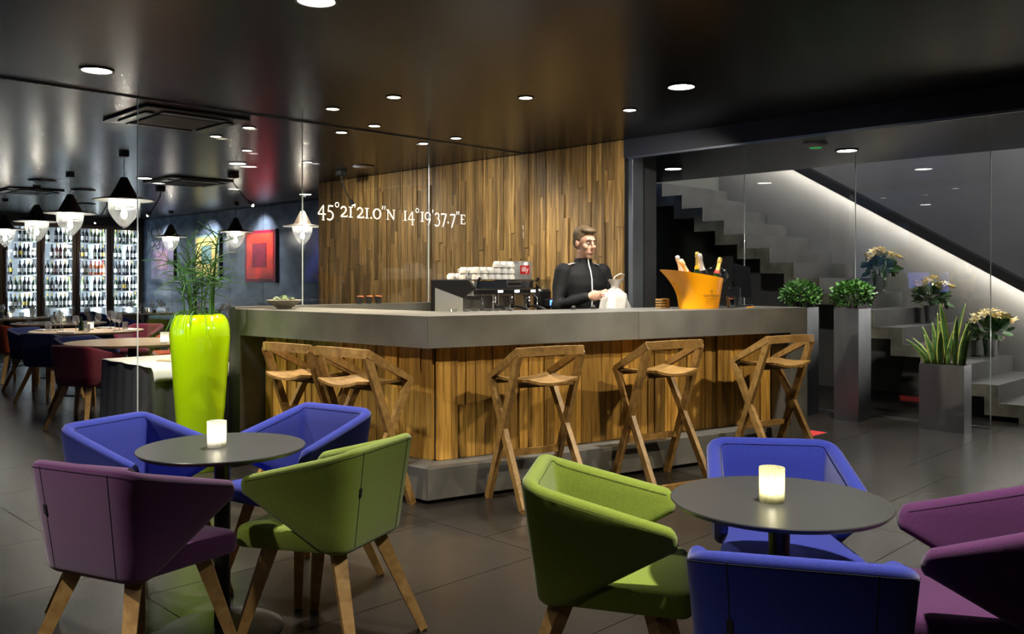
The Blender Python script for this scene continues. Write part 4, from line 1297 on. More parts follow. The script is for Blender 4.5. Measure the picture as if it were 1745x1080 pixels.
# three black cups on the low wall under the glass
bc_me = MB(); bc_me.mat(0).lathe([(0, 0), (.020, 0), (.030, .062), (.027, .062), (0, .055)], 18)
bc_me.mat(1)
for k in range(9): bc_me.ellip((math.cos(k * 2.4) * .013 * (k % 3), math.sin(k * 2.4) * .013 * (k % 3), .060), (.009, .009, .007), 7, 5)
bc_me = bc_me.mesh('black_cup', ['black_matte', 'bottle_rose'], 50)
for k, lb in enumerate(('leftmost small black cup with orange filling on the low glass wall', 'middle small black cup with orange filling on the low glass wall', 'rightmost small black cup with orange filling on the low glass wall')):
    tag(inst('black_cup', bc_me, None, (4.30 + .095 * k, PARTY - .027, BASEZ + .0005)), lb, 'cup', 'black cups on the low wall')

pmat('brushed', (.62, .62, .60), .30, .75)
# espresso machine on the work counter, its working side turned to the barman
MX0, MX1, MY0, MY1, MZ = 5.02, 5.78, 5.46, 6.02, .9005
em = thing('espresso_machine', 'chrome and black espresso machine with three groups behind the bar', 'coffee machine', ((MX0 + MX1) / 2, (MY0 + MY1) / 2, MZ))
hw, hd = (MX1 - MX0) / 2, (MY1 - MY0) / 2
def side_poly(x0, x1, mat, name, pts):
    n = len(pts); m = MB()
    m.add([(x0, y, z) for y, z in pts] + [(x1, y, z) for y, z in pts], [tuple(range(n)), tuple(reversed(range(n, 2 * n)))] + [(i, (i + 1) % n, n + (i + 1) % n, n + i) for i in range(n)])
    return m.build(name, mat, em, bevel=.004)
cheek = [(hd, .06), (hd, .425), (hd - .02, .435), (-hd + .05, .435), (-hd - .02, .36), (-hd - .02, .34), (-hd + .10, .26), (hd - .07, .36), (hd - .07, .10), (-hd + .16, .10), (-hd + .16, .06)]
side_poly(-hw - .022, -hw, 'black_metal', 'side_cheek', [(hd, .04), (hd, .435), (-hd + .06, .435), (-hd - .02, .37), (-hd + .02, .345), (-hd + .14, .285), (hd - .05, .375), (hd - .05, .04)])
side_poly(-hw - .016, -hw - .004, 'brushed', 'side_panel', [(hd - .052, .04), (hd - .052, .372), (-hd + .14, .283), (-hd + .14, .04)])
side_poly(hw, hw + .022, 'black_metal', 'side_cheek', [(hd, .04), (hd, .435), (-hd + .06, .435), (-hd - .02, .37), (-hd + .02, .345), (-hd + .14, .285), (hd - .05, .375), (hd - .05, .04)])
MB().mm((-hw, -hd + .16, .05), (hw, hd - .01, .30)).build('boiler_housing', 'brushed', em)
MB().mm((-hw, -hd + .02, .30), (hw, hd - .01, .425)).build('upper_housing', 'brushed', em, bevel=.01)
MB().mm((-hw, -hd - .018, .318), (hw, -hd + .019, .352)).build('control_panel', 'black_metal', em, bevel=.004)
MB().mm((-hw + .02, -hd - .004, .362), (hw - .02, -hd + .019, .428)).build('front_mirror', 'chrome', em, bevel=.004)
MB().mm((-.01, -hd - .010, .372), (.17, -hd - .0045, .424)).build('badge_plate', 'aluminium', em)
MB().mm((.0, -hd - .0115, .388), (.16, -hd - .0101, .410)).build('badge_strip', 'black_metal', em)
MB().mm((-hw + .01, -hd - .01, .436), (hw - .01, hd - .02, .440)).build('cup_tray', 'steel', em)
m = MB()
for s_ in (-1, 1): m.bar((s_ * (hw - .02), -hd - .01, .42), (s_ * (hw - .02) + .01, -hd - .03, .455), .012, .02)
m.build('tray_bracket', 'black_matte', em)
MB().mm((-hw, -hd + .02, .04), (hw, -hd + .16, .065)).build('drip_tray', 'steel', em)
for s_ in (-1, 1):
    for t_ in (-1, 1): MB().lathe([(0, 0), (.022, 0), (.018, .041), (0, .041)], 14, (s_ * (hw - .06), t_ * (hd - .08), 0)).build('foot', 'steel', em, 40)
for k in range(3):
    gx = -.10 + .205 * k
    grp = MB().lathe([(0, .225), (.038, .225), (.040, .25), (.034, .262), (.034, .318), (0, .318)], 20, (gx, -hd + .05, 0)).build('group_head', 'chrome', em, 40)
    pf = MB().lathe([(.012, .178), (.028, .185), (.032, .224), (0, .224)], 18, (gx, -hd + .05, 0)).build('portafilter', 'chrome', em, 40)
    MB().tube([(gx, -hd + .02, .205), (gx + .01, -hd - .06, .198), (gx + .015, -hd - .13, .180), (gx + .016, -hd - .165, .168)], [.008, .012, .014, .012], 10).build('handle', 'black_matte', pf, 60)
    MB().tube([(gx - .015, -hd + .05, .182), (gx - .018, -hd + .04, .165), (gx - .02, -hd + .035, .15)], .006, 8).build('spout', 'chrome', pf, 60)
    MB().mm((gx - .028, -hd - .0195, .327), (gx + .028, -hd - .0182, .345)).build('button_display', 'led_cool', em)
for s_ in (-1, 1):
    MB().tube([(s_ * (hw - .05), -hd - .005, .31), (s_ * (hw - .04), -hd - .045, .27), (s_ * (hw - .055), -hd - .05, .18), (s_ * (hw - .05), -hd - .03, .12)], .006, 8).build('steam_wand', 'chrome', em, 60)
# coffee cups on the tray
cup = MB().lathe([(0, 0), (.026, 0), (.034, .012), (.040, .035), (.041, .052), (.039, .052), (.036, .03), (.024, .006), (0, .005)], 16)
an = [2 * math.pi * k / 10 for k in range(11)]
cup.tube([(0, -.040 - .011 + .013 * math.cos(a_), .030 + .013 * math.sin(a_)) for a_ in an], .0038, 6, False)
cup_me = cup.mesh('coffee_cup', 'white_ceramic', 50)
tz = MZ + .4408
cx0 = (MX0 + MX1) / 2 - hw
rng = random.Random(4)
def cup_at(x, y, z, label, group, s_=1., up=False):
    o = inst('coffee_cup', cup_me, None, (x, y, z), (0 if up else math.pi, 0, rng.uniform(-.4, .4)), (s_, s_, s_))
    if not up: o.location.z = z + .052 * s_
    tag(o, label, 'cup', group)
for k in range(6): cup_at(cx0 + .05 + k * .082, MY0 + .04, tz, 'white coffee cup, %s from left in the front row on the espresso machine' % nth[k], 'front row of cups on the machine')
for k in range(6): cup_at(cx0 + .05 + k * .082, MY0 + .04, tz + .0525, 'white coffee cup, %s from left in the second layer of the front row' % nth[k], 'second layer of cups on the machine')
for k in range(3): cup_at(cx0 + .05 + (k + 3) * .082, MY0 + .04, tz + .105, 'white coffee cup, %s from left in the third layer, topmost of its stack' % nth[k], 'third layer of cups on the machine')
for k in range(7): cup_at(cx0 + .05 + k * .082, MY0 + .20, tz, 'white coffee cup, %s from left at the bottom of the middle row' % nth[k], 'middle row of cups on the machine')
for k in range(6): cup_at(cx0 + .05 + k * .082, MY0 + .20, tz + .0525, 'white coffee cup, %s from left on top of the middle row' % nth[k], 'upper middle row of cups on the machine')
for k in range(6): cup_at(cx0 + .05 + k * .082, MY0 + .36, tz, 'white coffee cup, %s from left in the rear row on the machine' % nth[k], 'rear row of cups on the machine')
# coffee tin with red label
tn = thing('coffee_tin', 'shiny steel coffee tin with red label on the espresso machine', 'tin', (MX1 - .100, MY0 + .075, tz))
MB().lathe([(0, 0), (.078, 0), (.080, .004), (.080, .150), (.078, .154), (0, .154)], 40).build('body', 'brushed', tn, 40)
MB().lathe([(.0805, .150), (.082, .150), (.082, .160), (0, .162), (0, .156), (.0805, .156)], 40).build('lid', 'brushed', tn, 40)
def curved_label(r, a0, a1, z0, z1, name, mat, par, n=10):
    m = MB(); vs = []
    for k in range(n + 1):
        a_ = lerp(a0, a1, k / n)
        for rr_ in (r, r + .0012):
            for z in (z0, z1): vs.append((rr_ * math.cos(a_), rr_ * math.sin(a_), z))
    fs = []
    for k in range(n):
        o_ = 4 * k
        fs += [(o_, o_ + 1, o_ + 5, o_ + 4), (o_ + 2, o_ + 6, o_ + 7, o_ + 3), (o_ + 1, o_ + 3, o_ + 7, o_ + 5), (o_, o_ + 4, o_ + 6, o_ + 2)]
    fs += [(0, 2, 3, 1), (4 * n, 4 * n + 1, 4 * n + 3, 4 * n + 2)]
    return m.add(vs, fs).build(name, mat, par)
la = R(-125)
lbl = curved_label(.0803, la - .55, la + .55, .045, .125, 'label', 'red_print', tn)
def text_part(body, size, mat, parent, loc, rot, name, extrude=.0006, bend=None):
    c = bpy.data.curves.new(name, 'FONT'); c.body = body; c.size = size; c.extrude = extrude; c.align_x = 'CENTER'; c.align_y = 'CENTER'
    tmp = bpy.data.objects.new(name + '_tmp', c); col.objects.link(tmp)
    bpy.context.view_layer.update()
    me = bpy.data.meshes.new_from_object(tmp.evaluated_get(bpy.context.evaluated_depsgraph_get()))
    bpy.data.objects.remove(tmp); bpy.data.curves.remove(c)
    me.materials.clear(); me.materials.append(MATS[mat])
    if bend:
        for v in me.vertices:
            r, a0 = bend; a_ = a0 + v.co.x / r; rr_ = r + v.co.z + .0002
            v.co = Vector((rr_ * math.cos(a_), rr_ * math.sin(a_), v.co.y))
    o = bpy.data.objects.new(name, me); col.objects.link(o); o.parent = parent; o.location = loc; o.rotation_euler = rot
    return o
text_part('illy', .060, 'text_white', lbl, (0, 0, .087), (0, 0, 0), 'lettering', bend=(.0822, la))
# grinder with blue screen
gr = thing('coffee_grinder', 'black coffee grinder with glowing blue screen right of the espresso machine', 'coffee grinder', (6.02, 5.62, MZ))
MB().lathe([(0, 0), (.085, 0), (.08, .03), (.055, .06), (.055, .16), (.085, .20), (.088, .33), (.07, .35), (0, .35)], 24, sx=.9).build('body', 'black_metal', gr, 40)
MB().mm((-.05, -.13, .185), (.05, -.07, .26)).build('head', 'black_metal', gr, bevel=.01)
MB().bar((0, -.133, .20), (0, -.133, .25), .07, .006, side=(1, 0, 0)).build('screen', 'screen_blue', gr)
MB().tube([(0, -.10, .185), (0, -.115, .13), (0, -.11, .10)], [.018, .022, .016], 10).build('spout', 'black_matte', gr, 40)
MB().lathe([(.06, .351), (.085, .44), (.083, .44), (.058, .351)], 20).build('hopper', 'clear_glass', gr, 60)
# glasses drying on the inner edge of the counter (rims just showing)
gt_me = MB().lathe([(0, 0), (.026, 0), (.030, .040), (.0285, .040), (.0245, .004), (0, .004)], 14).mesh('shot_glass', 'clear_glass', 60)
for k in range(6):
    p = onL(.30, .54) + dR * (.085 * k) + nR * .02 * (k % 2)
    p = cD + dR * (.02 + .085 * k) - nR * (.05 + .03 * (k % 2))
    tag(inst('shot_glass', gt_me, None, (p.x, p.y, TOP + .0005), (0, 0, 0), (1, 1, .5)), 'small clear glass, %s from left along the inner counter edge' % nth[k], 'glass', 'small glasses at the inner counter edge')

# ---- orange champagne bucket
cb = on_counter(2.40, .27)
ang = math.atan2(dR.y, dR.x) + R(6)
BS = 1.19
ck = thing('champagne_bucket', 'orange boat shaped champagne bucket with a long spout on the counter', 'ice bucket', (cb.x, cb.y, TOP + .0005), ang)
ck.scale = (BS, 1.1, BS)
NU, NV = 48, 14
def bucket_pt(u, t, ins=0.):
    a_ = 2 * math.pi * u / NU
    cx_, sx_ = math.cos(a_), math.sin(a_)
    xl = -.150 - .175 * t ** 2.6; xr = .150 + .030 * t
    x_ = (cx_ * (xr - ins) if cx_ > 0 else -cx_ * (xl + ins * (1 if t < .7 else 1.5)))
    yd = (.105 + .028 * t - ins)
    if cx_ < 0: yy_ = yd * math.copysign(abs(sx_) ** (1 - .1 * t), sx_)
    else: yy_ = yd * math.copysign(abs(sx_) ** .75, sx_)
    zr = .185 + max(0, (.18 - x_)) / .505 * .060
    return Vector((x_, yy_, t * zr))
m = MB(); vs = []; fs = []
for t_ in range(NV + 1):
    for u in range(NU): vs.append(bucket_pt(u, t_ / NV))
for t_ in range(NV, 1, -1):
    for u in range(NU):
        p = bucket_pt(u, t_ / NV, .006); vs.append(p)
rows_ = NV + 1 + NV - 1
for i in range(rows_ - 1):
    for u in range(NU):
        a = i * NU + u; b = i * NU + (u + 1) % NU
        fs.append((a, b, b + NU, a + NU))
fs.append(tuple(range(NU))); fs.append(tuple((rows_ - 1) * NU + u for u in range(NU)))
m.add(vs, fs).build('vessel', 'orange_lacquer', ck, 45)
text_part('Veuve Clicquot', .024, 'text_brown', ck, (-.005, -.1215, .083), (R(97), 0, 0), 'lettering')
m = MB()
for k in range(12): m.box((-.052 + .0086 * k, -.1182, .064), (.0046, .0012, .0030))
m.build('fine_print', 'text_brown', ck)
m = MB()
for k in range(3): m.bar((-.005 + (k - 1) * .006, -.1245, .103), (-.005 + (k - 1) * .009, -.1262, .121), .0022, .001)
m.bar((-.017, -.1252, .108), (.007, -.1252, .108), .0022, .001, side=(0, 0, 1))
m.build('emblem', 'text_brown', ck)
def champ(x, y, lean, hd_, foil, glass, label, neck=None, dz=.0, s_=.98):
    Rz = Matrix.Rotation(ang, 3, 'Z'); p = Rz @ Vector((x * 1.18, y * 1.1, .108 + dz * 1.2))
    t = thing('champagne_bottle', label, 'bottle', (cb.x + p.x, cb.y + p.y, TOP + p.z), 0, 'champagne bottles in the orange bucket')
    t.rotation_euler = (Matrix.Rotation(ang, 3, 'Z') @ Matrix.Rotation(R(hd_), 3, 'Z') @ Matrix.Rotation(R(lean), 3, 'Y')).to_euler()
    t.scale = (s_, s_, s_)
    MB().lathe([(0, 0), (.040, 0), (.042, .01), (.042, .10), (.036, .14), (.022, .185), (.0155, .215), (.0145, .235), (0, .235)], 24).build('bottle_body', glass, t, 50)
    MB().lathe([(.0245, .178), (.0185, .205), (.0158, .230), (.0152, .262), (.0185, .264), (.0195, .276), (.0185, .288), (.0175, .302), (.012, .308), (0, .310)], 24).build('foil_cap', foil, t, 40)
    if neck: MB().lathe([(.0260, .172), (.0268, .176), (.0205, .200), (.0196, .198)], 24).build('neck_label', neck, t, 40)
    return t
champ(-.060, -.045, -36, 0, 'cream_foil', 'bottle_green', 'cream foiled champagne bottle leaning over the bucket spout', 'red_print', .010)
champ(-.052, .050, -22, 0, 'silver_foil', 'bottle_dark', 'silver foiled champagne bottle behind the leaning cream one', None, .008)
champ(.030, -.045, -15, 0, 'silver_foil', 'bottle_dark', 'white foiled champagne bottle third from the bucket spout', None, .012)
champ(.058, .050, -3, 0, 'gold_foil', 'bottle_green', 'upright champagne bottle with gold foil and yellow neck label', 'yellow_label', .018)
champ(.105, -.030, 18, 0, 'gold_foil', 'bottle_green', 'gold foiled champagne bottle leaning right in the bucket', 'red_print', -.006)
# glass carafe lying across the bucket
gp = Matrix.Rotation(ang, 3, 'Z') @ Vector((.10, .12, .19))
gc = thing('glass_dome', 'clear round glass dome tilted behind the champagne bottles', 'glass dome', (on_counter(2.80, .50).x, on_counter(2.80, .50).y, TOP + .0005))
MB().lathe([(0, .0), (.085, 0), (.085, .012), (.03, .02), (.02, .12), (.03, .16), (.085, .20), (.105, .245), (.085, .295), (.03, .32), (0, .322), (0, .318), (.028, .316), (.082, .292), (.101, .245), (.082, .204), (.026, .163), (.014, .12), (.014, .02)], 32).build('bowl', 'clear_glass', gc, 60)
MB().ellip((0, 0, .335), (.014, .014, .014), 12, 8).build('knob', 'clear_glass', gc, 60)
# till screen, menu stand, cup, wooden block
ts = on_counter(3.08, .48)
tl = thing('till_screen', 'black till screen seen from behind at the end of the counter', 'monitor', (ts.x, ts.y, TOP + .0005), ang + R(10))
MB().bar((.0, .0, .075), (.03, .03, .335), .28, .022, side=(1, 0, 0)).build('display', 'black_screen', tl, bevel=.004)
MB().mm((-.09, -.05, 0), (.09, .09, .012)).build('stand_base', 'black_metal', tl, bevel=.004)
MB().bar((0, .03, .012), (.01, .03, .12), .05, .02, side=(1, 0, 0)).build('stand_neck', 'black_metal', tl)
ms = on_counter(2.84, .27)
mn = thing('menu_stand', 'small clear menu stand with metal edge right of the orange bucket', 'menu stand', (ms.x, ms.y, TOP + .0030), ang)
MB().bar((-.05, 0, .006), (-.035, .025, .150), .13, .004, side=(1, 0, 0)).build('sheet', 'clear_glass', mn)
MB().bar((.016, 0, .008), (.031, .025, .150), .007, .008, side=(1, 0, 0)).bar((-.10, .025, .150), (.034, .025, .150), .008, .008).build('edge', 'steel', mn)
MB().mm((-.115, -.02, 0), (.02, .05, .005)).build('foot', 'steel', mn)
cg = on_counter(2.64, .17)
t = thing('drink_glass', 'dark drink with orange garnish in a tumbler by the bucket', 'glass', (cg.x, cg.y, TOP + .0005))
MB().lathe([(0, .004), (.026, .004), (.0315, .066), (0, .066)], 20).build('drink', 'bottle_dark', t, 40)
MB().lathe([(0, 0), (.029, 0), (.0355, .088), (.0345, .088), (.028, .003), (0, .003)], 20).build('tumbler', 'clear_glass', t, 50)
MB().ellip((.0, 0, .070), (.022, .014, .006), 12, 6).build('garnish', 'bottle_rose', t, 50)
wb2 = on_counter(2.16, .40)
t = thing('wooden_block', 'small slatted wooden block half hidden left of the orange bucket', 'block', (wb2.x, wb2.y, TOP + .0005), ang)
for k in range(4): MB().mm((-.045, -.03, .020 * k), (.045, .03, .020 * k + .013)).build('slat', 'oak', t)
MB().mm((.02, -.026, .0), (.04, .026, .074)).build('post', 'oak', t)
py_ = on_counter(2.80, .12)
t = thing('pen', 'yellow pen lying at the end of the counter', 'pen', (py_.x, py_.y, TOP + .006), ang + R(10))
MB().tube([(-.055, 0, 0), (.05, 0, 0)], .005, 8).build('barrel', 'orange_lacquer', t, 60)
MB().tube([(.05, 0, 0), (.063, 0, 0)], [.005, .001], 8).build('tip', 'steel', t, 60)
for k, (s_, off, lb) in enumerate(((1.42, .52, 'small dark jar lids at the inner counter edge beside the barman'), (1.62, .55, 'small dark stopper at the inner counter edge before the grey jamb'))):
    p = on_counter(s_, off)
    t = thing('jar', lb, 'jar', (p.x, p.y, TOP + .0005))
    MB().lathe([(0, 0), (.020, 0), (.022, .016), (0, .018)], 16).build('body', 'black_matte', t, 40)
    MB().lathe([(0, .0185), (.013, .0185), (.013, .028), (0, .030)], 16).build('lid', 'steel', t, 40)

# ================================================================ PLANTERS BY THE STAIRS
def leafy(m, c, rad, n, rg, L=.055, w=.020, flat=.0):
    for k in range(n):
        th = math.acos(rg.uniform(-.75, 1)); ph = rg.random() * 6.283
        rr_ = rg.random() ** .33
        d = Vector((math.sin(th) * math.cos(ph), math.sin(th) * math.sin(ph), math.cos(th)))
        p = Vector(c) + Vector((d.x * rad[0], d.y * rad[1], d.z * rad[2])) * rr_
        dr = (d + Vector((rg.uniform(-.7, .7), rg.uniform(-.7, .7), rg.uniform(-.3, .9)))).normalized()
        s_ = dr.cross(Vector((rg.uniform(-1, 1), rg.uniform(-1, 1), 1))).normalized(); up = s_.cross(dr).normalized()
        l = L * rg.uniform(.7, 1.25); ww = w * rg.uniform(.8, 1.2)
        m.add([p, p + dr * l * .3 + s_ * ww * .85 + up * .003, p + dr * l * .7 + s_ * ww * .8, p + dr * l - up * .004, p + dr * l * .7 - s_ * ww * .8, p + dr * l * .3 - s_ * ww * .85 + up * .003, p + dr * l * .5 - up * .004],
              [(0, 1, 6), (1, 2, 6), (2, 3, 6), (3, 4, 6), (4, 5, 6), (5, 0, 6)])
def planter(x0, x1, y0, y1, h, label):
    t = thing('planter', label, 'planter', ((x0 + x1) / 2, (y0 + y1) / 2, 0), 0, 'brushed zinc planters by the stair glass')
    w, d = (x1 - x0) / 2, (y1 - y0) / 2
    m = MB()
    m.mm((-w, -d, 0), (-w + .012, d, h)).mm((w - .012, -d, 0), (w, d, h)).mm((-w + .012, -d, 0), (w - .012, -d + .012, h)).mm((-w + .012, d - .012, 0), (w - .012, d, h)).mm((-w + .012, -d + .012, 0), (w - .012, d - .012, .02))
    m.build('box', 'zinc', t)
    MB().mm((-w + .013, -d + .013, h - .08), (w - .013, d - .013, h - .03)).build('soil', 'soil', t)
    return t
def shrub(x, y, z, seed, label):
    t = thing('shrub', label, 'plant', (x, y, z), 0, 'small leafy shrubs in tall planters')
    rg = random.Random(seed)
    m = MB()
    for k in range(12):
        an = rg.random() * 6.28; r_ = rg.uniform(.05, .16)
        m.tube([(0.02 * math.cos(an), .02 * math.sin(an), -.035), (r_ * .5 * math.cos(an), r_ * .5 * math.sin(an), .08), (r_ * math.cos(an), r_ * math.sin(an), .20)], [.006, .005, .003], 5)
    m.build('stems', 'soil', t, 60)
    m = MB(); leafy(m, (0, 0, .155), (.19, .19, .13), 620, rg, .046, .017)
    o = m.build('foliage', 'leaf', t, fix=False); o['kind'] = 'stuff'
    return t
planter(8.135, 8.415, 3.535, 3.775, 1.065, 'tall zinc planter standing free beside the bar end')
shrub(8.275, 3.655, 1.035, 1, 'leafy green shrub in the free standing tall planter')
planter(8.13, 8.41, 4.06, 4.30, 1.065, 'tall zinc planter mostly hidden behind the bar end')
shrub(8.27, 4.18, 1.035, 2, 'leafy green shrub peeping over the end of the bar')
planter(8.17, 8.36, 2.62, 3.00, .588, 'lower wide zinc planter at the right')
sn = thing('snake_plant', 'upright striped snake plant in the lower zinc planter', 'plant', (8.265, 2.81, .556))
rg = random.Random(12)
spots_ = [(-.05, -.14), (.04, -.12), (-.03, -.09), (.05, -.06), (-.05, -.04), (.0, -.02), (.05, .01), (-.04, .03), (.02, .05), (-.05, .08), (.04, .09), (.0, .12), (-.04, .14), (.05, .15), (.0, -.15), (-.01, .07)]
for k, (dx, dy) in enumerate(spots_):
    H = rg.uniform(.28, .60); a_ = rg.uniform(-.9, .9)
    lx, ly = dx * .6 + rg.uniform(-.05, .05), dy * .35 + rg.uniform(-.06, .06)
    if k in (12, 13): H = .24; ly = .17
    w = rg.uniform(.022, .030)
    prof_ = [(0, .55), (.25, .9), (.5, 1.), (.75, .8), (.92, .4), (1, .02)]
    m = MB(); s_ = Vector((math.cos(a_ + 1.57), math.sin(a_ + 1.57), 0)); f2 = Vector((math.cos(a_), math.sin(a_), 0))
    vs = []; fs = []; mi = []
    for t_, ww in prof_:
        c = Vector((dx + lx * t_ * t_, dy + ly * t_ * t_, H * t_ - .0))
        for e, lift in ((-1, .008), (-.62, .003), (0, 0), (.62, .003), (1, .008)): vs.append(c + s_ * w * ww * e + f2 * lift)
    for i in range(len(prof_) - 1):
        for j in range(4):
            a = i * 5 + j; fs.append((a, a + 1, a + 6, a + 5)); mi.append(1 if j in (0, 3) else 0)
    o0 = len(m.v); m.v += [tuple(p) for p in vs]; m.f += fs; m.m += mi
    o = m.build('leaf', ['snake_leaf', 'snake_edge'], sn, 60, fix=False)
    md = o.modifiers.new('thick', 'SOLIDIFY'); md.thickness = .003

# poinsettias in zinc buckets on the steps
bk_me = MB().lathe([(0, 0), (.062, 0), (.066, .006), (.086, .19), (.090, .195), (.086, .198), (.080, .19), (.060, .01), (0, .008)], 32).mesh('bucket', 'bucket_zinc', 40)
def bract_mesh():
    m = MB()
    for l, (n, r, el) in enumerate(((6, .088, .05), (5, .062, .45), (3, .034, .8))):
        for k in range(n):
            an_ = 2 * math.pi * k / n + l * .5
            d = Vector((math.cos(an_) * math.cos(el), math.sin(an_) * math.cos(el), math.sin(el))); s_ = Vector((-math.sin(an_), math.cos(an_), 0))
            up = Vector((0, 0, .004)); b = Vector((0, 0, .005 * l))
            m.add([b, b + d * r * .45 + s_ * r * .30 + up, b + d * r, b + d * r * .45 - s_ * r * .30 + up, b + d * r * .5 - up * .6], [(0, 1, 4), (1, 2, 4), (2, 3, 4), (3, 0, 4)])
    return m.mesh('flower', 'cream_bract', None, fix=False)
br_me = bract_mesh()
def poinsettia(x, y, z, seed, label, lb2):
    t = thing('zinc_bucket', lb2, 'bucket', (x, y, z + .0005), 0, 'zinc buckets on the steps')
    inst('pail', bk_me, t)
    for s_ in (-1, 1): MB().tube([(.0, s_ * .088, .17), (0, s_ * .125, .20), (0, s_ * .12, .225), (0, s_ * .098, .20)], .006, 6).build('rope_handle', 'paper', t, 60)
    MB().lathe([(0, .155), (.079, .155), (.075, .17), (0, .172)], 20).build('soil', 'soil', t, 40)
    p = thing('poinsettia', label, 'plant', (x, y, z + .172), 0, 'cream poinsettias on the steps')
    rg = random.Random(seed)
    m = MB()
    for k in range(9):
        an_ = rg.random() * 6.28; r_ = rg.uniform(.08, .18)
        m.tube([(0, 0, 0), (r_ * .4 * math.cos(an_), r_ * .4 * math.sin(an_), .10), (r_ * math.cos(an_), r_ * math.sin(an_), .22)], .005, 5)
    m.build('stems', 'leaf_dark', p, 60)
    m = MB(); leafy(m, (0, 0, .12), (.15, .15, .09), 70, rg, .12, .042)
    o = m.build('leaves', 'leaf_dark', p, fix=False); o['kind'] = 'stuff'
    for k in range(11):
        an_ = k * 2.4 + rg.uniform(-.3, .3); r_ = .20 * math.sqrt((k + .3) / 11)
        inst('flower', br_me, p, (r_ * math.cos(an_), r_ * math.sin(an_), .335 - r_ * .55 + rg.uniform(-.015, .02)), (-math.sin(an_) * r_ * 3.4 + rg.uniform(-.2, .2) - .25, math.cos(an_) * r_ * 3.4 * 1 + rg.uniform(-.2, .2) - .25, rg.random() * 6), (1, 1, 1))
poinsettia(10.30, 4.22, 1.19, 5, 'cream poinsettia highest on the stairs', 'zinc bucket highest on the stairs, under the top poinsettia')
poinsettia(10.36, 3.66, .85, 6, 'cream poinsettia on the middle step behind the snake plant', 'zinc bucket on the middle step behind the snake plant')
poinsettia(10.36, 3.05, .51, 7, 'cream poinsettia lowest on the stairs at the right', 'zinc bucket lowest on the stairs at the right')
# red door mat peeping out behind the bar
rx, ry = 7.15, 3.78
rm = thing('floor_mat', 'red floor mat peeping out past the end of the bar', 'mat', (rx, ry, 0.0005))
MB().mm((-.21, -.30, 0), (.21, .30, .008)).build('pile', 'red_mat', rm, bevel=.003)
MB().mm((-.225, -.315, 0), (.225, .315, .004)).build('border', 'black_matte', rm)

# screen out of the picture on the left, mirrored faintly in the stair glass
ds = thing('display_screen', 'glowing violet blue screen seen as a reflection in the stair glass', 'screen', (-.13, 6.22, 0))
MB().mm((-.03, -.39, 1.09), (0, .39, 1.50)).build('bezel', 'black_matte', ds, bevel=.004)
MB().mm((.0005, -.37, 1.11), (.003, .37, 1.48)).build('panel', 'screen_violet', ds)
MB().mm((-.03, -.03, .02), (-.005, .03, 1.089)).build('post', 'black_metal', ds)
MB().mm((-.06, -.20, 0), (.15, .20, .019)).build('foot', 'black_metal', ds)
# ================================================================ BARMAN
mx_, my_ = W(.575, 7.10)
man = thing('person', 'barman in a black zip jacket behind the bar, holding a plastic bag', 'person', (mx_, my_, 0), HEAD(152))
def remesh(o, vox, smooth_it=6, fac=.5):
    r = o.modifiers.new('remesh', 'REMESH'); r.mode = 'VOXEL'; r.voxel_size = vox; r.use_smooth_shade = True
    s_ = o.modifiers.new('smooth', 'SMOOTH'); s_.factor = fac; s_.iterations = smooth_it
    return o
def limb(m, pts, rs, n=14):
    """tapering limb with rounded ends and joints"""
    m.tube(pts, rs, n)
    for p, r in zip(pts, rs): m.ellip(p, (r, r, r), n, 8)
def loft(m, rows, n=24):
    """stack of ellipses (z, cx, rx, ry)"""
    vs = []; fs = []
    for z, cx_, rx_, ry_ in rows:
        for k in range(n):
            a_ = 2 * math.pi * k / n
            vs.append((cx_ + rx_ * math.copysign(abs(math.cos(a_)) ** .9, math.cos(a_)), ry_ * math.copysign(abs(math.sin(a_)) ** .9, math.sin(a_)), z))
    for i in range(len(rows) - 1):
        for k in range(n):
            a = i * n + k; b = i * n + (k + 1) % n
            fs.append((a, b, b + n, a + n))
    fs.append(tuple(reversed(range(n)))); fs.append(tuple((len(rows) - 1) * n + k for k in range(n)))
    m.add(vs, fs)
HD = Matrix.Rotation(R(10), 3, 'Z') @ Matrix.Rotation(R(7), 3, 'Y')      # head turned to his left, chin slightly down
HC = Vector((.025, 0, 1.625))
def hp(x, y, z): return HC + HD @ Vector((x, y, z))
# arms: shoulder, elbow, wrist (x ahead, y to his left)
SR, ER, WR = Vector((-.005, -.185, 1.405)), Vector((.03, -.255, 1.135)), Vector((.215, -.095, 1.205))
SL, EL, WL = Vector((-.005, .185, 1.405)), Vector((.05, .265, 1.140)), Vector((.255, .085, 1.215))
body = MB()
loft(body, [(.84, 0, .10, .15), (.95, 0, .105, .160), (1.05, 0, .098, .145), (1.18, .0, .106, .155), (1.30, .005, .112, .172), (1.38, .0, .10, .175), (1.43, -.005, .075, .13), (1.46, -.005, .058, .075)])
body.tube([(-.01, 0, 1.42), (.0, 0, 1.50), (.015, 0, 1.57)], [.062, .056, .056], 16)
for s_ in (-1, 1):
    limb(body, [(0, s_ * .085, .90), (.012, s_ * .095, .50), (-.01, s_ * .10, .09)], [.085, .055, .038])
    body.ellip((.055, s_ * .105, .045), (.125, .045, .042), 14, 8)
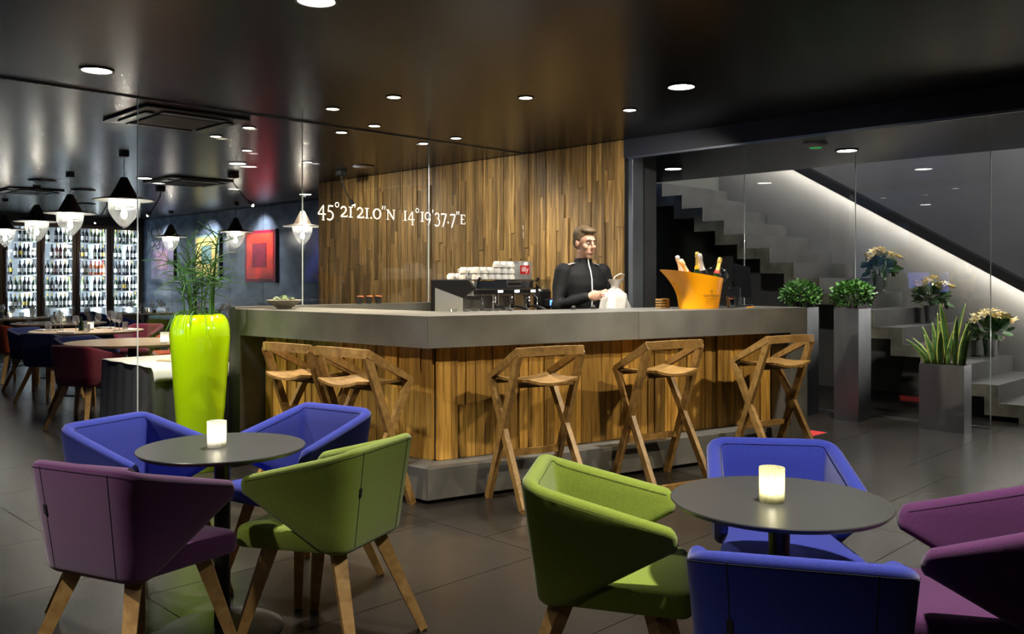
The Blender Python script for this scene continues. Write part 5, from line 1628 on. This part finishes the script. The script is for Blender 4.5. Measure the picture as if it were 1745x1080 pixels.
# head: skull, jaw, brow, nose, lips, ears
body.ellip(hp(-.012, 0, .035), (.092, .074, .098), 24, 16, HD)
body.ellip(hp(.026, 0, -.045), (.062, .056, .072), 20, 14, HD)
body.ellip(hp(.060, 0, -.095), (.026, .028, .022), 14, 10, HD)
body.ellip(hp(.072, 0, .038), (.018, .050, .014), 14, 8, HD)
body.tube([hp(.078, 0, .028), hp(.098, 0, -.012), hp(.102, 0, -.024)], [.010, .013, .014], 10)
body.ellip(hp(.096, 0, -.026), (.013, .018, .011), 10, 8, HD)
body.ellip(hp(.080, 0, -.060), (.012, .024, .007), 12, 8, HD)
body.ellip(hp(.078, 0, -.072), (.012, .021, .008), 12, 8, HD)
for s_ in (-1, 1):
    body.ellip(hp(.055, s_ * .042, -.02), (.026, .022, .026), 12, 8, HD)
    body.ellip(hp(-.012, s_ * .079, -.002), (.018, .009, .030), 12, 8, HD)
# arms
for S_, E_, W_ in ((SR, ER, WR), (SL, EL, WL)): limb(body, [S_, E_, W_], [.050, .040, .027])
# hands: palm, four fingers and a thumb each, closing on the bag's neck
def hand(m, w, fwd, inw, up):
    fwd = fwd.normalized(); inw = (inw - fwd * inw.dot(fwd)).normalized(); up = up.normalized()
    pc = w + fwd * .052
    Rm = Matrix((fwd, inw, up)).transposed()
    m.ellip(pc, (.050, .017, .042), 14, 8, Rm); m.ellip(w + fwd * .018, (.030, .019, .028), 12, 8, Rm)
    for k in range(4):
        b = pc + fwd * .036 + up * (.030 - .020 * k)
        L = (.040, .045, .042, .033)[k]
        p1 = b + fwd * L * .85 + inw * L * .25
        p2 = p1 + fwd * L * .20 + inw * L * .62
        p3 = p2 - fwd * L * .35 + inw * L * .35
        limb(m, [b, p1, p2, p3], [.0088, .0085, .0078, .007], 10)
    tb = w + fwd * .025 + up * .026 + inw * .008
    limb(m, [tb, tb + fwd * .028 + up * .016 + inw * .018, tb + fwd * .052 + up * .010 + inw * .034], [.0115, .0095, .008], 10)
hand(body, WR, Vector((.55, .75, .10)), Vector((-.6, .75, -.1)), Vector((0, -.1, 1)))
hand(body, WL, Vector((.55, -.55, .05)), Vector((-.6, -.7, -.1)), Vector((0, .1, 1)))
remesh(body.build('body', 'skin', man), .0055, 3, .4)
# jacket
jk = MB()
loft(jk, [(.88, 0, .122, .176), (.96, 0, .120, .174), (1.06, 0, .113, .163), (1.18, .0, .120, .172), (1.30, .004, .126, .190), (1.375, .0, .112, .195), (1.42, -.004, .090, .165), (1.455, -.004, .074, .105), (1.475, -.002, .069, .074), (1.512, .004, .066, .068)])
for S_, E_, W_ in ((SR, ER, WR), (SL, EL, WL)):
    limb(jk, [S_ + Vector((0, 0, -.005)), S_.lerp(E_, .5) + Vector((-.012, 0, 0)), E_, E_.lerp(W_, .5), E_.lerp(W_, .93)], [.072, .064, .058, .050, .041])
jo = remesh(jk.build('jacket', 'jacket', man), .009, 5, .5)
tr = MB()
loft(tr, [(.80, 0, .115, .165), (.88, 0, .116, .168), (.95, 0, .112, .164)])
for s_ in (-1, 1): limb(tr, [(0, s_ * .088, .84), (.012, s_ * .097, .50), (-.008, s_ * .10, .10)], [.098, .074, .062])
remesh(tr.build('trousers', 'trousers', man), .012, 4)
for s_ in (-1, 1): MB().ellip((.06, s_ * .105, .050), (.135, .053, .049), 16, 10).build('shoe', 'black_matte', man, 60)
zp = [(.0735, 0, 1.505), (.082, 0, 1.455), (.108, 0, 1.41), (.128, .0, 1.34), (.133, .0, 1.25), (.129, .0, 1.15), (.124, 0, 1.06), (.126, 0, .95)]
MB().strip(zp, .009, .005).build('zip', 'text_white', jo)
# grey shoulder tabs
for s_ in (-1, 1):
    MB().strip([(-.01, s_ * .085, 1.472), (-.012, s_ * .125, 1.462), (-.012, s_ * .165, 1.448), (-.010, s_ * .205, 1.424)], .05, .006).build('shoulder_tab', 'grey_patch', jo, 40)
# hair: cropped sides, longer swept top
hr_ = MB()
hr_.ellip(hp(-.024, 0, .062), (.094, .080, .092), 24, 14, HD)
hr_.ellip(hp(.014, -.004, .108), (.076, .064, .034), 20, 10, HD)
hr_.ellip(hp(.058, .006, .108), (.030, .050, .020), 16, 8, HD)
hr_.ellip(hp(-.058, 0, .010), (.048, .070, .062), 16, 10, HD)
for s_ in (-1, 1): hr_.ellip(hp(-.018, s_ * .070, .040), (.036, .012, .036), 12, 8, HD)
remesh(hr_.build('hair', 'hair', man), .006, 3)
for s_ in (-1, 1):
    e = MB().ellip(hp(.0745, s_ * .031, .012), (.009, .0125, .0045), 12, 8, HD).build('eye', 'eye_white', man, 60)
    MB().ellip(hp(.0825, s_ * .031, .0115), (.0022, .0045, .0042), 10, 6, HD).build('iris', 'eye_dark', e, 60)
    MB().tube([hp(.086, s_ * .012, .034), hp(.086, s_ * .033, .041), hp(.074, s_ * .054, .034)], [.0042, .0050, .003], 8).build('eyebrow', 'hair', man, 60)
MB().tube([hp(.080, -.023, -.066), hp(.0905, -.008, -.0655), hp(.0905, .008, -.0655), hp(.080, .023, -.066)], [.003, .0055, .0055, .003], 8).build('mouth', 'lip', man, 60)
# plastic bag in his hands
Mw = Matrix.Translation((mx_, my_, 0)) @ Matrix.Rotation(HEAD(152), 4, 'Z')
bp_ = Mw @ Vector((.33, .085, .0))
bg = thing('plastic_bag', 'crumpled translucent white plastic bag held by the barman', 'bag', (bp_.x, bp_.y, 0), HEAD(152))
from mathutils import noise as mnoise
m = MB(); vs = []; fs = []; nu, nv = 40, 22
prof_ = [(.0, .93), (.07, .932), (.10, .95), (.112, 1.00), (.115, 1.06), (.110, 1.12), (.100, 1.18), (.082, 1.225), (.050, 1.255), (.026, 1.272), (.030, 1.295), (.050, 1.325), (.062, 1.34)]
for i, (r_, z) in enumerate(prof_):
    for k in range(nu):
        a_ = 2 * math.pi * k / nu
        nz = mnoise.noise(Vector((math.cos(a_) * 2.2, math.sin(a_) * 2.2, z * 9))) * .42 + mnoise.noise(Vector((math.cos(a_) * 5, math.sin(a_) * 5, z * 26))) * .30
        rr_ = max(r_, .004) * (1 + nz)
        vs.append((rr_ * math.cos(a_) * .85, rr_ * math.sin(a_) * 1.12, z + .012 * nz))
for i in range(len(prof_) - 1):
    for k in range(nu):
        a = i * nu + k; b = i * nu + (k + 1) % nu
        fs.append((a, b, b + nu, a + nu))
o = m.add(vs, fs).build('pouch', 'plastic_bag', bg, 80)
MB().tube([(-.0, -.03, 1.31), (.02, -.02, 1.36), (.03, .03, 1.385), (.02, .07, 1.375), (.0, .06, 1.33)], .005, 6).build('loop_handle', 'plastic_bag', bg, 60)
